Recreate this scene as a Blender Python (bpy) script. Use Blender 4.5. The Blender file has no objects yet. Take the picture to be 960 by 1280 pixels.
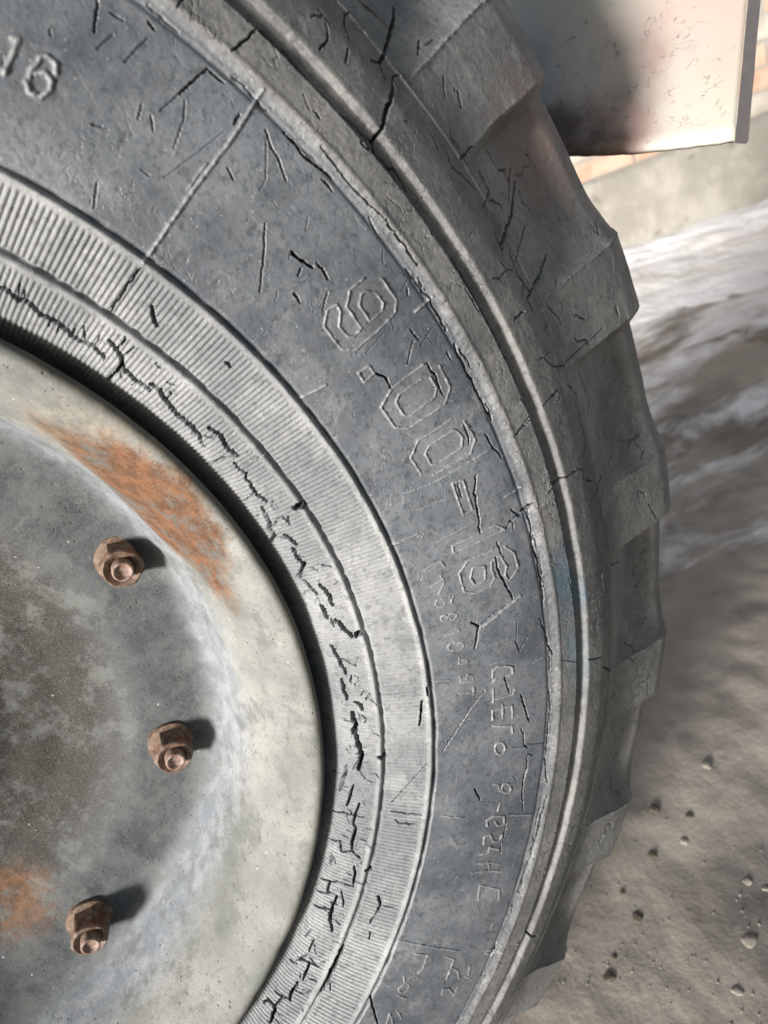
import bpy, math, random, json
import numpy as np
from mathutils import Vector, Matrix, noise as mn
S = bpy.context.scene
COL = S.collection
rnd = random.Random(7)
rng = np.random.default_rng(11)
AX = 0.46                      # height of the wheel axis above the ground

# ------------------------------------------------------------------ camera
cam = bpy.data.cameras.new("camera"); camo = bpy.data.objects.new("camera", cam); COL.objects.link(camo)
Rm = [[0.8460365, 0.4727788, -0.2463787], [-0.3981802, 0.2530573, -0.8817112], [-0.3545064, 0.8440629, 0.4023468]]
camo.matrix_world = Matrix.Translation((0.205163, -0.264997, AX + 0.130691)) @ Matrix(Rm).to_4x4()
cam.sensor_fit = 'VERTICAL'; cam.sensor_height = 36.0; cam.lens = 36.0 * 860 / 1280
cam.clip_start = 0.01; cam.clip_end = 200
cam.dof.use_dof = True; cam.dof.focus_distance = 0.30; cam.dof.aperture_fstop = 10.5
S.camera = camo

# ------------------------------------------------------------------ sky and sun
TO_SUN = Vector((-0.87, -0.44, 0.165)).normalized()
W = bpy.data.worlds.new("World"); S.world = W; W.use_nodes = True
nt = W.node_tree; bg = nt.nodes['Background']
sky = nt.nodes.new('ShaderNodeTexSky'); sky.sky_type = 'NISHITA'; sky.sun_disc = False
sky.sun_elevation = math.asin(TO_SUN.z); sky.sun_rotation = math.atan2(TO_SUN.x, TO_SUN.y)
sky.altitude = 100; sky.air_density = 1.0; sky.dust_density = 1.5; sky.ozone_density = 1.0
nt.links.new(sky.outputs[0], bg.inputs[0]); bg.inputs[1].default_value = 0.085
sun = bpy.data.lights.new("sun", 'SUN'); suno = bpy.data.objects.new("sun", sun); COL.objects.link(suno)
sun.energy = 5.0; sun.angle = math.radians(11); sun.color = (1.0, 0.985, 0.965)
suno.rotation_euler = TO_SUN.to_track_quat('Z', 'Y').to_euler(); suno.location = (-3, -2, 3)
S.view_settings.view_transform = 'Standard'; S.view_settings.look = 'None'
S.view_settings.exposure = 1.05; S.view_settings.gamma = 1.0

# ------------------------------------------------------------------ material helpers
class NT:
    def __init__(s, name):
        s.m = bpy.data.materials.new(name); s.m.use_nodes = True
        s.t = s.m.node_tree; s.b = s.t.nodes['Principled BSDF']
        s.tc = s.t.nodes.new('ShaderNodeTexCoord').outputs['Object']
    def set(s, sock, v):
        if isinstance(v, bpy.types.NodeSocket): s.t.links.new(v, sock)
        elif isinstance(v, (tuple, list)):
            sock.default_value = tuple(v) + (1.0,) if (len(v) == 3 and sock.type == 'RGBA') else tuple(v)
        else: sock.default_value = v
    def noise(s, scale, detail=4, rough=0.55, vec=None, dist=0.0):
        n = s.t.nodes.new('ShaderNodeTexNoise'); s.t.links.new(vec or s.tc, n.inputs['Vector'])
        n.inputs['Scale'].default_value = scale; n.inputs['Detail'].default_value = detail
        n.inputs['Roughness'].default_value = rough; n.inputs['Distortion'].default_value = dist
        return n.outputs['Fac']
    def voro(s, scale, feature='F1', vec=None):
        n = s.t.nodes.new('ShaderNodeTexVoronoi'); n.feature = feature
        s.t.links.new(vec or s.tc, n.inputs['Vector']); n.inputs['Scale'].default_value = scale
        return n.outputs['Distance']
    def ramp(s, v, a, b, lo=0.0, hi=1.0):
        n = s.t.nodes.new('ShaderNodeMapRange'); n.interpolation_type = 'SMOOTHSTEP'
        s.set(n.inputs[0], v)
        for i, x in enumerate((a, b, lo, hi)): n.inputs[i + 1].default_value = x
        return n.outputs[0]
    def math(s, op, a, b=0.0, c=0.0):
        n = s.t.nodes.new('ShaderNodeMath'); n.operation = op
        s.set(n.inputs[0], a); s.set(n.inputs[1], b); s.set(n.inputs[2], c); return n.outputs[0]
    def mix(s, f, a, b, mode='MIX'):
        n = s.t.nodes.new('ShaderNodeMix'); n.data_type = 'RGBA'; n.blend_type = mode
        s.set(n.inputs[0], f); s.set(n.inputs[6], a); s.set(n.inputs[7], b); return n.outputs[2]
    def vmap(s, loc=(0, 0, 0), rot=(0, 0, 0), sc=(1, 1, 1)):
        n = s.t.nodes.new('ShaderNodeMapping'); s.t.links.new(s.tc, n.inputs[0])
        n.inputs[1].default_value = loc; n.inputs[2].default_value = rot; n.inputs[3].default_value = sc
        return n.outputs[0]
    def dist(s, p, sc=(1, 1, 1)):           # distance from a point of the object
        q = s.vmap((-p[0] * sc[0], -p[1] * sc[1], -p[2] * sc[2]), (0, 0, 0), sc)
        n = s.t.nodes.new('ShaderNodeVectorMath'); n.operation = 'LENGTH'; s.t.links.new(q, n.inputs[0])
        return n.outputs['Value']
    def bump(s, h, strength, dist, prev=None):
        n = s.t.nodes.new('ShaderNodeBump'); s.set(n.inputs['Height'], h)
        n.inputs['Strength'].default_value = strength; n.inputs['Distance'].default_value = dist
        if prev: s.t.links.new(prev, n.inputs['Normal'])
        return n.outputs[0]
    def rad(s):
        n = s.t.nodes.new('ShaderNodeSeparateXYZ'); s.t.links.new(s.tc, n.inputs[0])
        return s.math('SQRT', s.math('ADD', s.math('MULTIPLY', n.outputs['X'], n.outputs['X']), s.math('MULTIPLY', n.outputs['Z'], n.outputs['Z'])))
    def sepy(s):
        n = s.t.nodes.new('ShaderNodeSeparateXYZ'); s.t.links.new(s.tc, n.inputs[0]); return n.outputs['Y']
    def done(s, color, rough, normal=None, spec=0.5, metal=0.0):
        s.set(s.b.inputs['Base Color'], color); s.set(s.b.inputs['Roughness'], rough)
        s.b.inputs['Specular IOR Level'].default_value = spec
        s.set(s.b.inputs['Metallic'], metal)
        if normal: s.t.links.new(normal, s.b.inputs['Normal'])
        return s.m

def polar(deg, R, z=0.0):       # wheel coordinates -> local x, y, z (y = -outboard)
    a = math.radians(deg); return (R * math.cos(a), -z, R * math.sin(a))

def rubber(name, dark, light, dust, dust_amt, rough=0.5, bumpk=1.0, stains=(), craze=0.0):
    k = NT(name)
    big = k.noise(22, 5, 0.6); mid = k.noise(90, 6, 0.7); fin = k.noise(900, 4, 0.7)
    c = k.mix(k.ramp(big, 0.38, 0.62), dark, light); cl = k.noise(11, 6, 0.68, dist=0.5); c = k.mix(k.ramp(cl, 0.50, 0.68, 0, 0.35), c, tuple(x * 1.5 for x in light))
    c = k.mix(k.ramp(mid, 0.5, 0.78, 0, dust_amt), c, dust)
    c = k.mix(k.ramp(fin, 0.60, 0.78, 0, dust_amt * 0.8), c, dust)
    g2 = k.noise(330, 5, .75, k.vmap((1, 5, 3))); c = k.mix(k.ramp(g2, 0.50, 0.36, 0, 0.55), c, tuple(x * .45 for x in dark)); gg = k.noise(45, 7, .75, k.vmap((4, 4, 1))); c = k.mix(k.ramp(gg, 0.47, 0.36, 0, 0.5), c, tuple(x * .72 for x in dark))
    spk = k.voro(260); c = k.mix(k.ramp(spk, 0.10, 0.05, 0, 0.35), c, tuple(min(1, x * 2.2) for x in dust))
    for (p, r0, r1, sc, col, amt) in stains:
        d = k.math('ADD', k.dist(p, sc), k.math('MULTIPLY', k.math('SUBTRACT', mid, 0.5), r1 * 1.6))
        c = k.mix(k.ramp(d, r1, r0, 0, amt), c, col)
    a1 = k.t.nodes.new('ShaderNodeAttribute'); a1.attribute_name = 'rubbed'; a2 = k.t.nodes.new('ShaderNodeAttribute'); a2.attribute_name = 'torn'
    c = k.mix(k.math('MULTIPLY', a1.outputs['Fac'], k.ramp(k.noise(260, 4, .7), .35, .6, .15, .65)), c, tuple(min(1, x * 1.15) for x in dust))
    c = k.mix(k.math('MULTIPLY', a2.outputs['Fac'], .92), c, (0.014, 0.014, 0.015))
    sv = k.vmap(rot=(0, 0.9, 0), sc=(900, 900, 60)); scr = k.noise(1.0, 3, 0.6, sv)
    sv2 = k.vmap(rot=(0, -0.35, 0), sc=(60, 700, 800)); scr2 = k.noise(1.0, 3, 0.6, sv2)
    n = k.bump(k.noise(420, 6, 0.7), 0.45 * bumpk, 0.0007)
    n = k.bump(fin, 0.30 * bumpk, 0.0003, n)
    n = k.bump(k.ramp(scr, 0.62, 0.72), 0.30 * bumpk, 0.0002, n)
    n = k.bump(k.ramp(scr2, 0.62, 0.74), 0.25 * bumpk, 0.0002, n)
    if craze:
        wv = k.t.nodes.new('ShaderNodeTexNoise'); wv.inputs['Scale'].default_value = 160; wv.inputs['Detail'].default_value = 3; k.t.links.new(k.tc, wv.inputs['Vector'])
        sc = k.t.nodes.new('ShaderNodeVectorMath'); sc.operation = 'SCALE'; sc.inputs['Scale'].default_value = .012; k.t.links.new(wv.outputs['Color'], sc.inputs[0])
        ad = k.t.nodes.new('ShaderNodeVectorMath'); ad.operation = 'ADD'; k.t.links.new(k.tc, ad.inputs[0]); k.t.links.new(sc.outputs[0], ad.inputs[1])
        e = k.ramp(k.voro(95, 'DISTANCE_TO_EDGE', ad.outputs[0]), .05, .0); e = k.math('MULTIPLY', e, k.ramp(k.noise(38, 4, .7, k.vmap((9, 4, 2))), .50, .64))
        n = k.bump(k.math('MULTIPLY', e, -1.0), craze, 0.0012, n)
    r = k.ramp(k.noise(60, 5, 0.6), 0.3, 0.7, rough - 0.08, rough + 0.14)
    return k.done(c, r, n, 0.5)

GREY = (0.26, 0.26, 0.25)
M = {}
M['sidewall'] = rubber('sidewall_rubber', (0.056, 0.063, 0.073), (0.104, 0.112, 0.123), (0.21, 0.215, 0.22), 0.45, 0.42, craze=.25)
M['band'] = rubber('dusty_ribbed_rubber', (0.118, 0.123, 0.130), (0.195, 0.200, 0.205), (0.30, 0.305, 0.305), 0.5, 0.66, 1.6)
M['ring'] = rubber('worn_ring_rubber', (0.13, 0.135, 0.14), (0.20, 0.205, 0.208), (0.32, 0.32, 0.32), 0.5, 0.62, 1.6)
M['text'] = rubber('worn_lettering_rubber', (0.066, 0.071, 0.078), (0.118, 0.123, 0.130), (0.23, 0.235, 0.24), 0.5, 0.44)
M['shoulder'] = rubber('shoulder_rubber', (0.082, 0.082, 0.083), (0.128, 0.126, 0.123), (0.24, 0.235, 0.225), 0.5, 0.6, 1.5, craze=.6,
    stains=[(polar(-9.5, .3465, .022), 0.004, 0.013, (1, 1, .45), (0.045, 0.085, 0.12), 0.6), (polar(-16, .3475, .022), 0.003, 0.013, (1, 1, .4), (0.05, 0.095, 0.115), 0.45)])
M['lug'] = rubber('tread_rubber', (0.105, 0.105, 0.105), (0.160, 0.158, 0.155), (0.27, 0.265, 0.26), 0.45, 0.62, 1.3, craze=.6,
    stains=[(polar(16.5, .432, -.015), 0.008, 0.045, (1, 1, 1), (0.15, 0.105, 0.098), 0.8)])

# ------------------------------------------------------------------ mesh helpers
def mesh_obj(name, verts, faces, mat, parent=None, smooth=True):
    me = bpy.data.meshes.new(name); me.from_pydata(verts, [], faces); me.update()
    if smooth: me.polygons.foreach_set('use_smooth', [True] * len(me.polygons))
    if mat: me.materials.append(mat)
    o = bpy.data.objects.new(name, me); COL.objects.link(o)
    if parent: o.parent = parent
    return o
def quads_obj(name, V, Q, mat, parent=None, smooth=True, attrs=None):
    """V (n,3) float, Q (m,4) int numpy -> object; keeps only the vertices used"""
    u, inv = np.unique(Q.ravel(), return_inverse=True)
    me = bpy.data.meshes.new(name)
    me.vertices.add(len(u)); me.vertices.foreach_set('co', V[u].astype(np.float32).ravel())
    me.loops.add(len(inv)); me.loops.foreach_set('vertex_index', inv.astype(np.int32).ravel())
    me.polygons.add(len(Q)); me.polygons.foreach_set('loop_start', np.arange(0, 4 * len(Q), 4, dtype=np.int32))
    try: me.polygons.foreach_set('loop_total', np.full(len(Q), 4, dtype=np.int32))
    except Exception: pass
    me.update(calc_edges=True)
    for an, av in (attrs or {}).items():
        at = me.attributes.new(an, 'FLOAT', 'POINT'); at.data.foreach_set('value', av[u].astype(np.float32))
    if smooth: me.polygons.foreach_set('use_smooth', np.ones(len(Q), dtype=bool))
    if mat: me.materials.append(mat)
    o = bpy.data.objects.new(name, me); COL.objects.link(o)
    if parent: o.parent = parent
    return o
def empty(name, loc, parent=None):
    o = bpy.data.objects.new(name, None); COL.objects.link(o); o.location = loc; o.empty_display_size = 0.02
    if parent: o.parent = parent
    return o
def tag(o, label=None, cat=None, group=None, kind=None):
    if label: o['label'] = label
    if cat: o['category'] = cat
    if group: o['group'] = group
    if kind: o['kind'] = kind
    return o
def sstep(x, a, b):
    t = np.clip((x - a) / (b - a), 0, 1); return t * t * (3 - 2 * t)
def vnoise(u, v, seed=0):
    """smooth value noise on numpy arrays, -1..1"""
    r = np.random.default_rng(seed); T = r.uniform(-1, 1, (256, 256))
    iu = np.floor(u).astype(np.int64); iv = np.floor(v).astype(np.int64)
    fu = u - iu; fv = v - iv; fu = fu * fu * (3 - 2 * fu); fv = fv * fv * (3 - 2 * fv)
    a = T[iu & 255, iv & 255]; b = T[(iu + 1) & 255, iv & 255]; c = T[iu & 255, (iv + 1) & 255]; d = T[(iu + 1) & 255, (iv + 1) & 255]
    return (a * (1 - fu) + b * fu) * (1 - fv) + (c * (1 - fu) + d * fu) * fv
def fbm(u, v, oct=4, seed=0):
    s = 0; a = 1.0; t = 0
    for i in range(oct): s = s + a * vnoise(u * 2 ** i, v * 2 ** i, seed + i); t += a; a *= 0.5
    return s / t

# ================================================================== THE WHEEL
wheel = empty('wheel', (0, 0, 0))
tag(wheel, 'old truck wheel with cracked weathered grey tyre and rust stained pale steel rim', 'wheel')

# ---- tyre: one height field over (angle, radius), cut into its parts
PR = np.array([.216,.222,.228,.234,.241,.2488,.2600,.2702,.285,.305,.320,.3353,.3565,.368,.380,.395,.415,.430,.445,.458,.466,.470,.4715,.472])
PZ = np.array([-.030,-.024,-.011,-.0005,.0045,.0086,.0145,.0188,.0222,.0242,.0246,.0239,.0211,.0165,.0085,.001,-.0065,-.012,-.018,-.028,-.040,-.060,-.085,-.120])
PL = np.concatenate([[0], np.cumsum(np.hypot(np.diff(PR), np.diff(PZ)))])
# smooth resample of the profile by arc length
ls = np.linspace(0, PL[-1], 1400)
pr = np.interp(ls, PL, PR); pz = np.interp(ls, PL, PZ)
kern = np.hanning(41); kern /= kern.sum()
prs = np.convolve(np.pad(pr, 20, mode='reflect', reflect_type='odd'), kern, 'valid'); pzs = np.convolve(np.pad(pz, 20, mode='reflect', reflect_type='odd'), kern, 'valid')
dr = np.gradient(prs); dz = np.gradient(pzs); q = np.hypot(dr, dz); nr = -dz / q; nz = dr / q
def l_of_R(R): return np.interp(R, prs[:1150], ls[:1150])
def rows_of(segs):
    L = []
    for a, b, st in segs: L.append(np.arange(a, b, st))
    return np.concatenate(L)
la, lb, lc, ld = l_of_R(.2300), l_of_R(.2350), l_of_R(.388), l_of_R(.452)
LR = rows_of([(0, la, .0012), (la, lb, .0006), (lb, lc, .00038), (lc, ld, .0007), (ld, ls[-1], .002)])
TH = np.arange(-70, 52, 0.425 / 6)
R0 = np.interp(LR, ls, prs); Z0 = np.interp(LR, ls, pzs); NR = np.interp(LR, ls, nr); NZ = np.interp(LR, ls, nz)
nR, nT = len(LR), len(TH)
RR = np.repeat(R0[:, None], nT, 1); TT = np.repeat(TH[None, :], nR, 0)
UU = np.radians(TT) * 0.3                     # metres along the ring (about)
RA, RB, RC, RD, RE, RF = .2245, .2488, .2702, .3353, .3565, .3800

def relief(RR, TT, detail=True):
    """height above the smooth carcass, metres"""
    UU = np.radians(TT) * 0.3
    wob = 0.0003 * fbm(UU * 60, RR * 0 + 3.3, 3, 5)
    Rw = RR + wob
    H = np.zeros_like(RR)
    # ring ridges at B and C with a groove outside each
    g = lambda c, w: np.exp(-((Rw - c) / w) ** 2)
    H += 0.0009 * g(RB - .0006, .0010) - 0.0022 * g(RB + .0011, .00062) * (0.85 + 0.3 * vnoise(UU * 300, UU * 0, 9))
    H += 0.0010 * g(RC - .0006, .0012) - 0.0024 * g(RC + .0012, .00080) * (0.8 + 0.3 * vnoise(UU * 200, UU * 0, 8))
    # step up to the shoulder band
    fr = 0.0005 * fbm(UU * 700, Rw * 500, 3, 21)
    H += 0.0017 * sstep(Rw + fr, RD - .0022, RD + .0012) + 0.0004 * g(RD + .0018, .0010)
    H -= 0.0007 * g(RD - .0040, .0010)
    # shoulder groove and the ridge outside it
    H -= 0.0027 * sstep(Rw + fr * .5, RE - .0088, RE - .0074) * (1 - sstep(Rw + fr * .5, RE - .0022, RE - .0008))
    H += 0.0001 * g(RE + .0002, .0007)
    H += 0.0006 * g(RF - .0002, .0006)
    return H

H = relief(RR, TT)
# ribs of the two bands
ph = TT / 0.425 + 0.06 * vnoise(TT * 0.6, TT * 0, 4)
rib = 1 - np.abs(np.cos(np.pi * ph)) ** 4
worn = (0.80 + 0.40 * fbm(UU * 25, RR * 25, 3, 31)) * (1 - 0.40 * sstep(-TT, 2, 28))
inb = sstep(RR, RA, RA + .003) * (1 - sstep(RR, RB - .0034, RB - .0018)) * 0.95
outb = sstep(RR, RB + .0014, RB + .0022) * (1 - sstep(RR, RC - .0036, RC - .0020))
H += (rib - 0.6) * 0.00072 * (inb + outb) * worn

# tread lugs: raised ends between two slanted edges, voids with a filleted upper flank
NL = 24
def lug_param(RR, TT):
    slant = -13.0 * (RR - .38)
    t = (TT - (-5.4) - slant) % (360.0 / NL)          # 0 at the upper edge of a lug; voids 0..10, lug 10..15
    return t
tl = lug_param(RR, TT) + 0.12 * fbm(UU * 80, RR * 80, 3, 44)
rise = sstep(tl, 9.1, 10.2)                           # steep flank under a lug
fall = np.clip(1 - (tl - .06) / 4.2, 0, 1) ** 1.9                # wide fillet above a lug
sharp = 1 - 0.10 * sstep(tl, 0.0, 0.14)
lugm = np.clip(np.where(tl > 8, rise, fall * sharp), 0, 1)
lipm = np.exp(-((((tl + 7.5) % 15) - 7.5) / .10) ** 2) + .6 * np.exp(-((tl - 10.1) / .10) ** 2)
H += 0.00055 * lipm * sstep(RR, .381, .392) * (0.7 + 0.6 * vnoise(RR * 900, TT * 3, 91))
dep = 0.0100 * sstep(RR, .381, .425) + 0.0012 * sstep(RR, .380, .384) - .0046 * sstep(RR, .432, .452)
depE = dep + 0.0 * sstep(R0[:, None] + 0 * RR, .445, .468)
H -= depE * (1 - lugm)
# broad unevenness
H += 0.0006 * fbm(UU * 30, RR * 30, 3, 51) * sstep(RR, .27, .29)
H += 0.00016 * fbm(UU * 320, RR * 320, 3, 61) * sstep(RR, RD - .001, RD + .001)
H += 0.00006 * fbm(UU * 400, RR * 400, 2, 62) * (1 - sstep(RR, RD - .001, RD + .001))

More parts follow.
